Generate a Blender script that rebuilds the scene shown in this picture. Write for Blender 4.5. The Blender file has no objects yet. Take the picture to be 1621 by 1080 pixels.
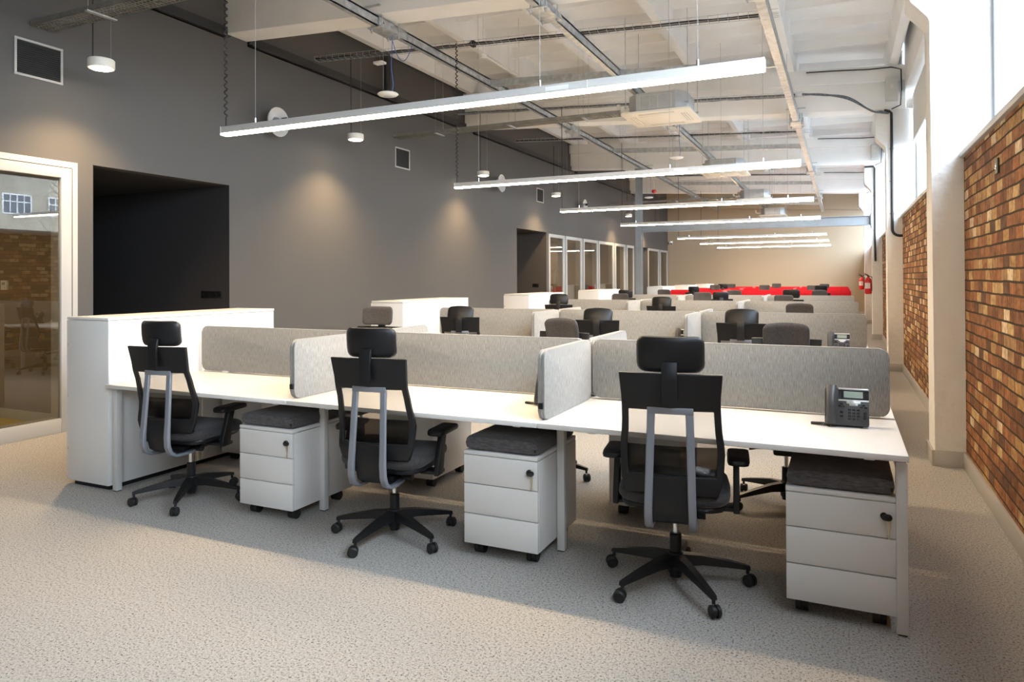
import bpy, bmesh, math, random
from mathutils import Vector, Matrix
R = math.radians
random.seed(7)
COL = bpy.context.scene.collection
scene = bpy.context.scene

# ------------------------------------------------------------------ camera
F_PX, YAW, PITCH, ROLL, CY, CAMZ = 1121.703, .436022558, .0062466, -.00451274, 433.142, 1.452145
cd = bpy.data.cameras.new('camera'); cam = bpy.data.objects.new('camera', cd); COL.objects.link(cam)
cd.sensor_width = 36.0; cd.lens = F_PX * 36.0 / 1621.0
cd.shift_y = -(540.0 - CY) / 1621.0
cd.clip_start = .05; cd.clip_end = 300
_r = Vector((math.cos(YAW), math.sin(YAW), 0)); _f = Vector((-math.sin(YAW), math.cos(YAW), 0)); _u = Vector((0, 0, 1))
_f2 = _f * math.cos(PITCH) + _u * math.sin(PITCH); _u2 = _u * math.cos(PITCH) - _f * math.sin(PITCH)
_r3 = _r * math.cos(ROLL) + _u2 * math.sin(ROLL); _u3 = _u2 * math.cos(ROLL) - _r * math.sin(ROLL)
_m = Matrix((_r3, _u3, -_f2)).transposed().to_4x4(); _m.translation = Vector((0, 0, CAMZ))
cam.matrix_world = _m
scene.camera = cam

# ------------------------------------------------------------------ world, exposure
SKY = 19.0          # overcast sky radiance
LED = 142.0         # linear lamps
PEND = 60.0
scene.view_settings.view_transform = 'Standard'
scene.view_settings.look = 'None'
scene.view_settings.exposure = 0.0
scene.view_settings.gamma = 1.0
scene.view_settings.use_curve_mapping = False
w = bpy.data.worlds.new('overcast_sky'); scene.world = w; w.use_nodes = True
_bg = w.node_tree.nodes['Background']; _bg.inputs[0].default_value = (.74, .86, 1, 1); _bg.inputs[1].default_value = SKY

# window portals so that the sky light through the real openings is sampled well
BAYS = [(-5.35, .3), (.65, 6.3), (6.65, 12.3), (12.65, 18.3), (18.65, 24.3), (24.65, 30.2)]
for a, b in BAYS:
    ld = bpy.data.lights.new('window_portal', 'AREA'); ld.shape = 'RECTANGLE'; ld.size = b - a; ld.size_y = 1.8
    ld.cycles.is_portal = True
    lo = bpy.data.objects.new('window_portal', ld); COL.objects.link(lo)
    lo.location = (1.13, (a + b) / 2, 3.29); lo.rotation_euler = (R(90), 0, R(90))

# ------------------------------------------------------------------ materials
MATS = {}
def mat(name, col=(.8, .8, .8), rough=.5, metal=0., spec=None, emit=None, estr=0., bump=None, var=None, alpha=None, sheen=0.):
    """principled material; bump = (scale, strength, stretch), var = (scale, amount): colour mottling that belongs to the surface"""
    if name in MATS: return MATS[name]
    m = bpy.data.materials.new(name); m.use_nodes = True
    nt = m.node_tree; N, L = nt.nodes, nt.links
    p = N['Principled BSDF']
    p.inputs['Base Color'].default_value = (*col, 1); p.inputs['Roughness'].default_value = rough; p.inputs['Metallic'].default_value = metal
    if spec is not None: p.inputs['Specular IOR Level'].default_value = spec
    if sheen: p.inputs['Sheen Weight'].default_value = sheen
    if emit: p.inputs['Emission Color'].default_value = (*emit, 1); p.inputs['Emission Strength'].default_value = estr
    if alpha is not None: p.inputs['Alpha'].default_value = alpha
    if bump or var:
        tc = N.new('ShaderNodeTexCoord'); mp = N.new('ShaderNodeMapping'); L.new(tc.outputs['Object'], mp.inputs[0])
    if var:
        n = N.new('ShaderNodeTexNoise'); n.inputs['Scale'].default_value = var[0]; n.inputs['Detail'].default_value = 5
        st = var[2] if len(var) > 2 else (1, 1, 1)
        mp2 = N.new('ShaderNodeMapping'); L.new(tc.outputs['Object'], mp2.inputs[0]); mp2.inputs['Scale'].default_value = st
        L.new(mp2.outputs[0], n.inputs[0])
        r = N.new('ShaderNodeValToRGB'); L.new(n.outputs['Fac'], r.inputs[0])
        r.color_ramp.elements[0].position = .3; r.color_ramp.elements[1].position = .7
        a = var[1]
        r.color_ramp.elements[0].color = (*[max(0, c * (1 - a)) for c in col], 1)
        r.color_ramp.elements[1].color = (*[min(1, c * (1 + a)) for c in col], 1)
        L.new(r.outputs[0], p.inputs['Base Color'])
    if bump:
        n = N.new('ShaderNodeTexNoise'); n.inputs['Scale'].default_value = bump[0]; n.inputs['Detail'].default_value = 4
        mp.inputs['Scale'].default_value = bump[2] if len(bump) > 2 else (1, 1, 1)
        L.new(mp.outputs[0], n.inputs[0])
        b = N.new('ShaderNodeBump'); b.inputs['Strength'].default_value = bump[1]; b.inputs['Distance'].default_value = bump[3] if len(bump) > 3 else .004
        L.new(n.outputs['Fac'], b.inputs['Height']); L.new(b.outputs[0], p.inputs['Normal'])
    MATS[name] = m
    return m

def carpet_mat():
    m = bpy.data.materials.new('speckled_carpet'); m.use_nodes = True; nt = m.node_tree; N, L = nt.nodes, nt.links
    p = N['Principled BSDF']; p.inputs['Roughness'].default_value = .95; p.inputs['Specular IOR Level'].default_value = .15
    tc = N.new('ShaderNodeTexCoord')
    def noise(sc, det=3, ro=.6, stretch=(1, 1, 1)):
        mp = N.new('ShaderNodeMapping'); mp.inputs['Scale'].default_value = stretch; L.new(tc.outputs['Object'], mp.inputs[0])
        n = N.new('ShaderNodeTexNoise'); n.inputs['Scale'].default_value = sc; n.inputs['Detail'].default_value = det; n.inputs['Roughness'].default_value = ro
        L.new(mp.outputs[0], n.inputs[0]); return n
    def ramp(n, els):
        r = N.new('ShaderNodeValToRGB'); L.new(n, r.inputs[0]); cr = r.color_ramp
        while len(cr.elements) < len(els): cr.elements.new(.5)
        for e, (pp, c) in zip(cr.elements, els): e.position = pp; e.color = (*c, 1)
        return r
    a = noise(105, 4, .75)
    base = ramp(a.outputs['Fac'], [(.36, (.035, .032, .031)), (.405, (.20, .187, .172)), (.44, (.37, .35, .323)), (.62, (.50, .475, .44))])
    b = noise(260, 2, .5)
    fl = ramp(b.outputs['Fac'], [(.33, (.25, .25, .25)), (.43, (1, 1, 1))])
    mx = N.new('ShaderNodeMix'); mx.data_type = 'RGBA'; mx.blend_type = 'MULTIPLY'; mx.inputs[0].default_value = .75
    L.new(base.outputs[0], mx.inputs[6]); L.new(fl.outputs[0], mx.inputs[7])
    L.new(mx.outputs[2], p.inputs['Base Color'])
    bp_ = N.new('ShaderNodeBump'); bp_.inputs['Strength'].default_value = .35; bp_.inputs['Distance'].default_value = .003
    L.new(a.outputs['Fac'], bp_.inputs['Height']); L.new(bp_.outputs[0], p.inputs['Normal'])
    return m

def brick_mat():
    m = bpy.data.materials.new('reclaimed_brick'); m.use_nodes = True; nt = m.node_tree; N, L = nt.nodes, nt.links
    p = N['Principled BSDF']; p.inputs['Roughness'].default_value = .88; p.inputs['Specular IOR Level'].default_value = .25
    tc = N.new('ShaderNodeTexCoord'); sp = N.new('ShaderNodeSeparateXYZ'); cb = N.new('ShaderNodeCombineXYZ')
    L.new(tc.outputs['Object'], sp.inputs[0])
    # slight wander of the courses
    nz = N.new('ShaderNodeTexNoise'); nz.inputs['Scale'].default_value = 3.; L.new(tc.outputs['Object'], nz.inputs[0])
    ma = N.new('ShaderNodeMath'); ma.operation = 'MULTIPLY_ADD'; ma.inputs[1].default_value = .018; L.new(nz.outputs['Fac'], ma.inputs[0]); L.new(sp.outputs['Z'], ma.inputs[2])
    L.new(sp.outputs['Y'], cb.inputs[0]); L.new(ma.outputs[0], cb.inputs[1])
    def brick(w_, h_, mo, off=.5):
        b = N.new('ShaderNodeTexBrick'); L.new(cb.outputs[0], b.inputs['Vector'])
        b.inputs['Scale'].default_value = 1; b.inputs['Brick Width'].default_value = w_; b.inputs['Row Height'].default_value = h_
        b.inputs['Mortar Size'].default_value = mo; b.inputs['Mortar Smooth'].default_value = .2; b.inputs['Bias'].default_value = 0
        b.inputs['Color1'].default_value = (0, 0, 0, 1); b.inputs['Color2'].default_value = (1, 1, 1, 1); b.inputs['Mortar'].default_value = (0, 0, 0, 1)
        b.offset = off; b.offset_frequency = 2
        return b
    b = brick(.165, .075, .004, .37)
    r = N.new('ShaderNodeValToRGB'); L.new(b.outputs['Color'], r.inputs[0]); cr = r.color_ramp; cr.interpolation = 'CONSTANT'
    cols = [(0, (.19, .085, .042)), (.14, (.27, .125, .058)), (.30, (.14, .075, .048)), (.38, (.34, .145, .065)), (.50, (.24, .115, .06)),
            (.60, (.44, .27, .12)), (.70, (.31, .14, .065)), (.78, (.54, .38, .19)), (.87, (.36, .22, .115)), (.93, (.66, .54, .38))]
    while len(cr.elements) < len(cols): cr.elements.new(.5)
    for e, (pp, c) in zip(cr.elements, cols): e.position = pp; e.color = (*c, 1)
    n2 = N.new('ShaderNodeTexNoise'); n2.inputs['Scale'].default_value = 16; n2.inputs['Detail'].default_value = 6; n2.inputs['Roughness'].default_value = .7; L.new(tc.outputs['Object'], n2.inputs[0])
    r2 = N.new('ShaderNodeValToRGB'); L.new(n2.outputs['Fac'], r2.inputs[0]); r2.color_ramp.elements[0].position = .3; r2.color_ramp.elements[1].position = .68
    r2.color_ramp.elements[0].color = (.45, .40, .36, 1); r2.color_ramp.elements[1].color = (1.35, 1.3, 1.2, 1)
    mx = N.new('ShaderNodeMix'); mx.data_type = 'RGBA'; mx.blend_type = 'MULTIPLY'; mx.inputs[0].default_value = 1
    L.new(r.outputs[0], mx.inputs[6]); L.new(r2.outputs[0], mx.inputs[7])
    # wide dark bed joints, thin upright joints
    wrap = N.new('ShaderNodeMath'); wrap.operation = 'DIVIDE'; L.new(ma.outputs[0], wrap.inputs[0]); wrap.inputs[1].default_value = .075
    fr = N.new('ShaderNodeMath'); fr.operation = 'FRACT'; L.new(wrap.outputs[0], fr.inputs[0])
    jr = N.new('ShaderNodeValToRGB'); L.new(fr.outputs[0], jr.inputs[0]); je = jr.color_ramp
    je.elements[0].position = .07; je.elements[0].color = (0, 0, 0, 1); je.elements[1].position = .12; je.elements[1].color = (1, 1, 1, 1)
    e = je.elements.new(.93); e.color = (1, 1, 1, 1); e = je.elements.new(.98); e.color = (0, 0, 0, 1)
    ff = N.new('ShaderNodeMath'); ff.operation = 'SUBTRACT'; ff.inputs[0].default_value = 1; L.new(b.outputs['Fac'], ff.inputs[1])
    hh = N.new('ShaderNodeMath'); hh.operation = 'MULTIPLY'; L.new(ff.outputs[0], hh.inputs[0]); L.new(jr.outputs[0], hh.inputs[1])
    m2 = N.new('ShaderNodeMix'); m2.data_type = 'RGBA'; L.new(hh.outputs[0], m2.inputs[0]); m2.inputs[6].default_value = (.045, .03, .018, 1); L.new(mx.outputs[2], m2.inputs[7])
    L.new(m2.outputs[2], p.inputs['Base Color'])
    ad = N.new('ShaderNodeMath'); ad.operation = 'MULTIPLY_ADD'; L.new(n2.outputs['Fac'], ad.inputs[0]); ad.inputs[1].default_value = .35; L.new(hh.outputs[0], ad.inputs[2])
    bb = N.new('ShaderNodeBump'); bb.inputs['Strength'].default_value = .8; bb.inputs['Distance'].default_value = .012
    L.new(ad.outputs[0], bb.inputs['Height']); L.new(bb.outputs[0], p.inputs['Normal'])
    return m

def fabric_mat(name, c0, c1, scale=140, stretch=(1, 1, .08)):
    m = bpy.data.materials.new(name); m.use_nodes = True; nt = m.node_tree; N, L = nt.nodes, nt.links
    p = N['Principled BSDF']; p.inputs['Roughness'].default_value = .95; p.inputs['Specular IOR Level'].default_value = .15; p.inputs['Sheen Weight'].default_value = .15
    tc = N.new('ShaderNodeTexCoord'); mp = N.new('ShaderNodeMapping'); mp.inputs['Scale'].default_value = stretch; L.new(tc.outputs['Object'], mp.inputs[0])
    n = N.new('ShaderNodeTexNoise'); n.inputs['Scale'].default_value = scale; n.inputs['Detail'].default_value = 5; n.inputs['Roughness'].default_value = .75; L.new(mp.outputs[0], n.inputs[0])
    r = N.new('ShaderNodeValToRGB'); L.new(n.outputs['Fac'], r.inputs[0]); r.color_ramp.elements[0].position = .35; r.color_ramp.elements[1].position = .65
    r.color_ramp.elements[0].color = (*c0, 1); r.color_ramp.elements[1].color = (*c1, 1)
    L.new(r.outputs[0], p.inputs['Base Color'])
    b = N.new('ShaderNodeBump'); b.inputs['Strength'].default_value = .25; b.inputs['Distance'].default_value = .002; L.new(n.outputs['Fac'], b.inputs['Height']); L.new(b.outputs[0], p.inputs['Normal'])
    return m

def glass_mat(name, tint, ior, rough=0.):
    m = bpy.data.materials.new(name); m.use_nodes = True; nt = m.node_tree; N, L = nt.nodes, nt.links
    N.remove(N['Principled BSDF']); out = N['Material Output']
    t = N.new('ShaderNodeBsdfTransparent'); t.inputs[0].default_value = (*tint, 1)
    g = N.new('ShaderNodeBsdfGlossy'); g.inputs['Roughness'].default_value = rough; g.inputs[0].default_value = (1, 1, 1, 1)
    f = N.new('ShaderNodeFresnel'); f.inputs[0].default_value = ior
    gm = N.new('ShaderNodeNewGeometry'); s_ = N.new('ShaderNodeMath'); s_.operation = 'SUBTRACT'; s_.inputs[0].default_value = 1; L.new(gm.outputs['Backfacing'], s_.inputs[1])
    mu = N.new('ShaderNodeMath'); mu.operation = 'MULTIPLY'; L.new(f.outputs[0], mu.inputs[0]); L.new(s_.outputs[0], mu.inputs[1])
    x = N.new('ShaderNodeMixShader'); L.new(mu.outputs[0], x.inputs[0]); L.new(t.outputs[0], x.inputs[1]); L.new(g.outputs[0], x.inputs[2]); L.new(x.outputs[0], out.inputs[0])
    return m

M_CARPET = carpet_mat(); M_BRICK = brick_mat()
M_SCREEN = fabric_mat('grey_woven_screen_fabric', (.175, .167, .155), (.39, .375, .35), 330, (1, 1, .07))
M_RED = fabric_mat('red_screen_fabric', (.42, .006, .012), (.62, .012, .02), 120)
M_SEATFAB = fabric_mat('charcoal_seat_fabric', (.028, .026, .027), (.072, .066, .066), 160, (1, 1, 1))
M_CUSH = fabric_mat('dark_grey_cushion_fabric', (.055, .052, .054), (.13, .122, .125), 120, (.2, 1, 1))
M_GLASS = glass_mat('office_glass', (.62, .60, .56), 1.9)
M_WGLASS = glass_mat('window_glass', (.97, .98, .98), 1.45)
M_MESH = glass_mat('chair_back_mesh', (.72, .71, .70), 1.25, .3)
M_LUMB = glass_mat('clear_lumbar_plastic', (.35, .33, .31), 1.7, .08)
M_WHITE = mat('white_laminate', (.74, .725, .70), .38, var=(3, .015))
M_WHITEMET = mat('white_powder_coated_steel', (.66, .65, .63), .4)
M_PLASTER = mat('white_painted_plaster', (.80, .795, .78), .8, bump=(9, .55, (1, 1, 1), .03), var=(2.2, .03))
M_CEIL = mat('white_painted_concrete', (.89, .89, .88), .8, bump=(6, .35, (1, 1, 1), .02), var=(1.6, .05))
M_GREYWALL = mat('dark_grey_paint', (.090, .086, .083), .75, bump=(60, .1), var=(.7, .03))
M_DARKWALL = mat('anthracite_paint', (.028, .027, .029), .7, bump=(60, .1))
M_BEIGE = mat('beige_paint', (.37, .30, .215), .8, bump=(50, .1), var=(.6, .02))
M_SKIRT = mat('grey_skirting_paint', (.42, .405, .385), .45)
M_BLACK = mat('black_plastic', (.010, .010, .011), .40, spec=.35, bump=(300, .1, (1, 1, 1), .001))
M_BLACKGL = mat('glossy_black_plastic', (.012, .012, .014), .18)
M_GREYPL = mat('silver_grey_plastic', (.23, .24, .27), .38, metal=.25)
M_GALV = mat('galvanised_steel', (.52, .55, .57), .42, metal=.75, var=(14, .22), bump=(20, .15))
M_GALVD = mat('dull_zinc_tray', (.28, .275, .25), .5, metal=.6, var=(8, .2))
M_IBEAM = mat('grey_painted_steel', (.27, .295, .32), .4, metal=.3, var=(3, .1))
M_ALU = mat('brushed_aluminium', (.62, .61, .59), .4, metal=.3, var=(30, .06, (.05, 1, 1)))
M_FRAME = mat('light_grey_frame_paint', (.45, .445, .43), .4)
M_WFRAME = mat('blue_grey_window_frame', (.40, .45, .50), .4)
M_CABLE = mat('black_cable_sheath', (.012, .011, .011), .5)
M_BLUEC = mat('blue_cable_sheath', (.05, .13, .45), .45)
M_GREYC = mat('grey_cable_bundle', (.12, .13, .15), .5, var=(40, .5))
M_RUBBER = mat('black_rubber', (.012, .012, .012), .55)
M_CHROME = mat('chrome', (.7, .7, .7), .15, metal=1)
M_CREAMPL = mat('cream_plastic', (.80, .76, .68), .45)
M_WHITEPL = mat('white_plastic', (.82, .81, .79), .4)
M_REDPAINT = mat('red_extinguisher_paint', (.55, .015, .015), .25)
M_LEDC = (1.0, .74, .45)
M_LED = mat('led_diffuser', (.9, .9, .85), .5, emit=M_LEDC, estr=LED)
M_PEND = mat('lamp_glow', (.9, .9, .85), .5, emit=(1, .78, .5), estr=PEND)
M_SLOT = mat('black_slot', (.004, .004, .004), .8)
M_YELLOW = mat('mustard_carpet', (.50, .36, .02), .95, var=(60, .35), bump=(90, .5))
M_TAN = mat('tan_partition_paint', (.20, .155, .10), .7)
M_PHONE = mat('phone_charcoal_plastic', (.06, .062, .068), .35)
M_LCD = mat('phone_display', (.30, .38, .34), .25)
M_SILVER = mat('silver_plastic_trim', (.66, .67, .68), .3, metal=.5)
M_KEY = mat('brass_key', (.62, .56, .45), .3, metal=1)
M_FACADE = mat('weathered_render_facade', (.42, .38, .30), .9, var=(.5, .2))
M_BARK = mat('pale_bark', (.25, .21, .17), .9, var=(5, .3))
M_BLIND = mat('white_blind_fabric', (.80, .79, .76), .9)
M_ROOFD = mat('dark_steel_profile', (.022, .022, .024), .5)

# ------------------------------------------------------------------ mesh helpers
def new(): return bmesh.new()
def obj(name, bm, m, parent=None, smooth=35, loc=None):
    bmesh.ops.recalc_face_normals(bm, faces=bm.faces)
    me = bpy.data.meshes.new(name); bm.to_mesh(me); bm.free()
    if m is not None:
        for mm in (m if isinstance(m, (list, tuple)) else [m]): me.materials.append(mm)
    if smooth:
        me.polygons.foreach_set('use_smooth', [True] * len(me.polygons)); me.set_sharp_from_angle(angle=R(smooth))
    o = bpy.data.objects.new(name, me); COL.objects.link(o)
    if parent: o.parent = parent
    if loc: o.location = loc
    return o
def tag(o, label, cat, group=None, kind=None):
    if label: o['label'] = label
    if cat: o['category'] = cat
    if group: o['group'] = group
    if kind: o['kind'] = kind
    return o
def thing(name, loc=(0, 0, 0), rz=0., label=None, cat=None, group=None):
    o = bpy.data.objects.new(name, None); COL.objects.link(o); o.empty_display_size = .1
    o.location = loc; o.rotation_euler = (0, 0, rz)
    return tag(o, label, cat, group)
def struct(name, bm, m, smooth=35):
    o = obj(name, bm, m, None, smooth); o['kind'] = 'structure'; return o
def dup(o, parent=None):
    c = o.copy(); COL.objects.link(c)
    if parent is not None: c.parent = parent
    for ch in list(o.children): dup(ch, c)
    return c
def box(bm, x0, x1, y0, y1, z0, z1, bev=0., M=None, seg=2):
    vs = [bm.verts.new((x, y, z)) for x in (x0, x1) for y in (y0, y1) for z in (z0, z1)]
    fs = [bm.faces.new([vs[i] for i in q]) for q in ((0, 1, 3, 2), (4, 6, 7, 5), (0, 4, 5, 1), (2, 3, 7, 6), (0, 2, 6, 4), (1, 5, 7, 3))]
    allv = vs
    if bev:
        es = {e for f in fs for e in f.edges}
        r = bmesh.ops.bevel(bm, geom=list(es), offset=bev, segments=seg, profile=.5, affect='EDGES')
        allv = list({v for v in r['verts']} | {v for v in vs if v.is_valid})
    if M is not None: bmesh.ops.transform(bm, matrix=M, verts=allv)
    return allv
def cyl(bm, p, q, r0, r1=None, n=16, caps=True):
    p, q = Vector(p), Vector(q); r1 = r0 if r1 is None else r1
    d = (q - p).normalized(); a = d.orthogonal().normalized(); b = d.cross(a)
    A = [bm.verts.new(p + (a * math.cos(2 * math.pi * i / n) + b * math.sin(2 * math.pi * i / n)) * r0) for i in range(n)]
    B = [bm.verts.new(q + (a * math.cos(2 * math.pi * i / n) + b * math.sin(2 * math.pi * i / n)) * r1) for i in range(n)]
    for i in range(n): bm.faces.new((A[i], A[(i + 1) % n], B[(i + 1) % n], B[i]))
    if caps: bm.faces.new(A[::-1]); bm.faces.new(B)
def tube(bm, pts, r, n=6, caps=True):
    pts = [Vector(p) for p in pts]; rings = []; a = None
    for i, p in enumerate(pts):
        d = (pts[min(i + 1, len(pts) - 1)] - pts[max(i - 1, 0)]).normalized()
        if a is None: a = d.orthogonal().normalized()
        a = (a - d * a.dot(d)).normalized(); b = d.cross(a)
        rr = r[i] if isinstance(r, (list, tuple)) else r
        rings.append([bm.verts.new(p + (a * math.cos(2 * math.pi * k / n) + b * math.sin(2 * math.pi * k / n)) * rr) for k in range(n)])
    for A, B in zip(rings, rings[1:]):
        for k in range(n): bm.faces.new((A[k], A[(k + 1) % n], B[(k + 1) % n], B[k]))
    if caps: bm.faces.new(rings[0][::-1]); bm.faces.new(rings[-1])
def smooth_pts(P_, k=6):
    P_ = [Vector(p) for p in P_]; Q = [P_[0]] + P_ + [P_[-1]]; out = []
    for i in range(1, len(Q) - 2):
        a, b, c, d = Q[i - 1:i + 3]
        for j in range(k):
            t = j / k; out.append(.5 * ((2 * b) + (c - a) * t + (2 * a - 5 * b + 4 * c - d) * t * t + (3 * b - a - 3 * c + d) * t ** 3))
    return out + [P_[-1]]
def lathe(bm, prof, c=(0, 0, 0), n=24, axis='Z'):
    rings = []
    def P(r, h, a):
        x, y = r * math.cos(a), r * math.sin(a)
        v = {'Z': (x, y, h), 'Y': (x, h, y), 'X': (h, x, y)}[axis]
        return Vector(c) + Vector(v)
    for r, h in prof:
        rings.append([bm.verts.new(P(max(r, 1e-5), h, 2 * math.pi * i / n)) for i in range(n)])
    for A, B in zip(rings, rings[1:]):
        for i in range(n): bm.faces.new((A[i], A[(i + 1) % n], B[(i + 1) % n], B[i]))
    bm.faces.new(rings[0]); bm.faces.new(rings[-1])
def prism(bm, pts, axis, lo, hi, bev=0., M=None):
    """closed 2D outline swept along an axis. axis Y: pts are (x,z); X: (y,z); Z: (x,y)"""
    def P(p, t): return {'Y': (p[0], t, p[1]), 'X': (t, p[0], p[1]), 'Z': (p[0], p[1], t)}[axis]
    A = [bm.verts.new(P(p, lo)) for p in pts]; B = [bm.verts.new(P(p, hi)) for p in pts]
    f1 = bm.faces.new(A); f2 = bm.faces.new(B[::-1]); n = len(pts)
    for i in range(n): bm.faces.new((A[i], B[i], B[(i + 1) % n], A[(i + 1) % n]))
    vs = A + B
    if bev:
        es = list(f1.edges) + list(f2.edges)
        r = bmesh.ops.bevel(bm, geom=es, offset=bev, segments=2, profile=.5, affect='EDGES')
        vs = list({v for v in r['verts']} | {v for v in vs if v.is_valid})
    if M is not None: bmesh.ops.transform(bm, matrix=M, verts=vs)
def rrect(x0, x1, z0, z1, r, n=5):
    out = []
    for cx, cz, a0 in ((x1 - r, z1 - r, 0), (x0 + r, z1 - r, 90), (x0 + r, z0 + r, 180), (x1 - r, z0 + r, 270)):
        for i in range(n + 1):
            a = R(a0 + 90 * i / n); out.append((cx + r * math.cos(a), cz + r * math.sin(a)))
    return out
def cushion(bm, wd, ht, t, rc, fn, nx=14, nz=10, pw=8, flat=.35, front=1., back=1.):
    """soft slab: x across, z up, y thick, rounded corners, then bent through fn"""
    us = [math.sin(math.pi / 2 * (2 * i / nx - 1)) for i in range(nx + 1)]
    vs_ = [math.sin(math.pi / 2 * (2 * i / nz - 1)) for i in range(nz + 1)]
    g = {}
    for s in (1, -1):
        for i, u in enumerate(us):
            for j, v in enumerate(vs_):
                z = v * ht / 2; ex = max(0, abs(z) - (ht / 2 - rc)); hw = wd / 2 - (rc - math.sqrt(max(0, rc * rc - ex * ex)))
                th = t / 2 * max(0., (1 - abs(u) ** pw) * (1 - abs(v) ** pw)) ** flat * (front if s > 0 else back)
                g[s, i, j] = bm.verts.new(fn(u * hw, s * th, z))
        for i in range(nx):
            for j in range(nz): bm.faces.new((g[s, i, j], g[s, i + 1, j], g[s, i + 1, j + 1], g[s, i, j + 1]))
    bmesh.ops.remove_doubles(bm, verts=list(g.values()), dist=.0004)
def shell(bm, P, us, vs_, keep, thick):
    """P(u,v)->(x,y,z); solid plate with holes where keep(i,j) is false, thickness along y"""
    g = {}
    def V(s, i, j):
        if (s, i, j) not in g:
            p = P(us[i], vs_[j]); g[s, i, j] = bm.verts.new((p[0], p[1] + s * thick / 2, p[2]))
        return g[s, i, j]
    nu, nv = len(us) - 1, len(vs_) - 1
    K = lambda i, j: 0 <= i < nu and 0 <= j < nv and keep(i, j)
    for i in range(nu):
        for j in range(nv):
            if not K(i, j): continue
            for s in (1, -1): bm.faces.new((V(s, i, j), V(s, i + 1, j), V(s, i + 1, j + 1), V(s, i, j + 1)))
            for di, dj, a, b in ((-1, 0, (i, j), (i, j + 1)), (1, 0, (i + 1, j), (i + 1, j + 1)), (0, -1, (i, j), (i + 1, j)), (0, 1, (i, j + 1), (i + 1, j + 1))):
                if not K(i + di, j + dj): bm.faces.new((V(1, *a), V(1, *b), V(-1, *b), V(-1, *a)))
def lerp(tab, z):
    if z <= tab[0][0]: return tab[0][1]
    for (a, x), (b, y) in zip(tab, tab[1:]):
        if z <= b:
            t = (z - a) / (b - a); t = t * t * (3 - 2 * t) * .5 + t * .5
            return x + (y - x) * t
    return tab[-1][1]
def zc(x): return 4.03 - .055 * (x - .5)      # soffit of the concrete beams (roof falls to the windows)
ORD = ['front', 'second', 'third', 'fourth']

M_WIRE = mat('thin_steel_wire', (.35, .35, .34), .6, metal=.3)
# ================================================================== the setting
XW, XB, XL = -6.75, .84, -6.90
Y0, Y1 = -4.0, 30.25
bm = new(); box(bm, -10.6, 1.3, Y0, Y1, -.2, 0); struct('floor', bm, M_CARPET)

# ---- left wall with its openings (Ya, Yb, top)
OPEN = [(1.2, 4.464, 2.588), (4.625, 6.357, 2.595), (14.755, 16.55, 2.597), (16.704, 24.80, 2.575), (25.2, 26.75, 2.58), (26.86, 30.17, 2.58)]
bm = new(); y = Y0
for a, b, t in OPEN:
    box(bm, XL, XW, y, a, 0, 5.6); box(bm, XL, XW, a, b, t, 5.6); y = b
box(bm, XL, XW, y, Y1, 0, 5.6); struct('wall_left', bm, M_GREYWALL, 0)
bm = new(); box(bm, -10.7, 1.3, Y1, Y1 + .2, 0, 5.6); struct('wall_back', bm, M_BEIGE)
bm = new(); box(bm, -10.6, 1.3, Y0 - .2, Y0, 0, 5.6); struct('wall_front', bm, M_BEIGE)
# dark alcoves and the rooms behind the wall
bm = new(); box(bm, -10.6, XL, 4.545, 4.625, 0, 2.8); box(bm, -10.6, XL, 6.357, 6.45, 0, 2.8); box(bm, -10.6, XL, 4.625, 6.357, 2.595, 2.8); box(bm, -10.7, -10.6, 4.545, 6.45, 0, 2.8)
struct('wall_near_alcove', bm, M_DARKWALL, 0)
bm = new(); box(bm, XL, XW - .001, 6.354, 6.358, 0, 2.594); box(bm, XL, XW - .001, 4.624, 4.628, 0, 2.594); struct('trim_2', bm, M_DARKWALL, 0)
bm = new(); box(bm, -9.6, XL, 4.53, 4.545, 0, 2.7); struct('wall_near_meeting_room_side', bm, M_TAN, 0)
M_ALC = mat('umber_grey_paint', (.06, .052, .048), .7)
bm = new(); box(bm, -10.6, XL, 14.65, 14.755, 0, 2.8); box(bm, -10.6, XL, 16.55, 16.66, 0, 2.8); box(bm, -10.6, XL, 14.755, 16.55, 2.597, 2.8); box(bm, -10.7, -10.6, 14.65, 16.66, 0, 2.8)
struct('wall_middle_alcove', bm, M_ALC, 0)
bm = new(); box(bm, XL, XW - .001, 16.547, 16.551, 0, 2.596); struct('trim_3', bm, M_ALC, 0)
bm = new(); box(bm, -10.6, XL, 25.05, 25.2, 0, 2.8); box(bm, -10.6, XL, 26.75, 26.84, 0, 2.8); box(bm, -10.6, XL, 25.2, 26.75, 2.58, 2.8); box(bm, -10.7, -10.6, 25.05, 26.84, 0, 2.8)
struct('wall_far_alcove', bm, M_ALC, 0)
bm = new(); box(bm, -9.7, -9.6, Y0, 4.545, 0, 2.8); box(bm, -9.6, XL, Y0, 4.5, 2.7, 2.8); struct('wall_near_meeting_room', bm, M_TAN, 0)
bm = new(); box(bm, -9.0, -8.9, 16.66, 25.05, 0, 2.8); box(bm, -8.9, XL, 16.66, 25.05, 2.7, 2.8); box(bm, -9.0, -8.9, 26.84, Y1, 0, 2.8); box(bm, -8.9, XL, 26.84, Y1, 2.7, 2.8)
struct('wall_far_meeting_rooms', bm, M_BEIGE, 0)
bm = new(); box(bm, -9.6, -7.0, 1.0, 4.5, 0, .008); tag(struct('floor_mustard_carpet', bm, M_YELLOW), 'mustard yellow carpet behind the front glass partition', None)
bm = new(); box(bm, -9.6, XL, 4.51, 4.53, 0, .1); box(bm, -7.0, -6.92, 1.2, 4.45, 0, .03); struct('baseboard_meeting_room', bm, M_FRAME)

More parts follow.
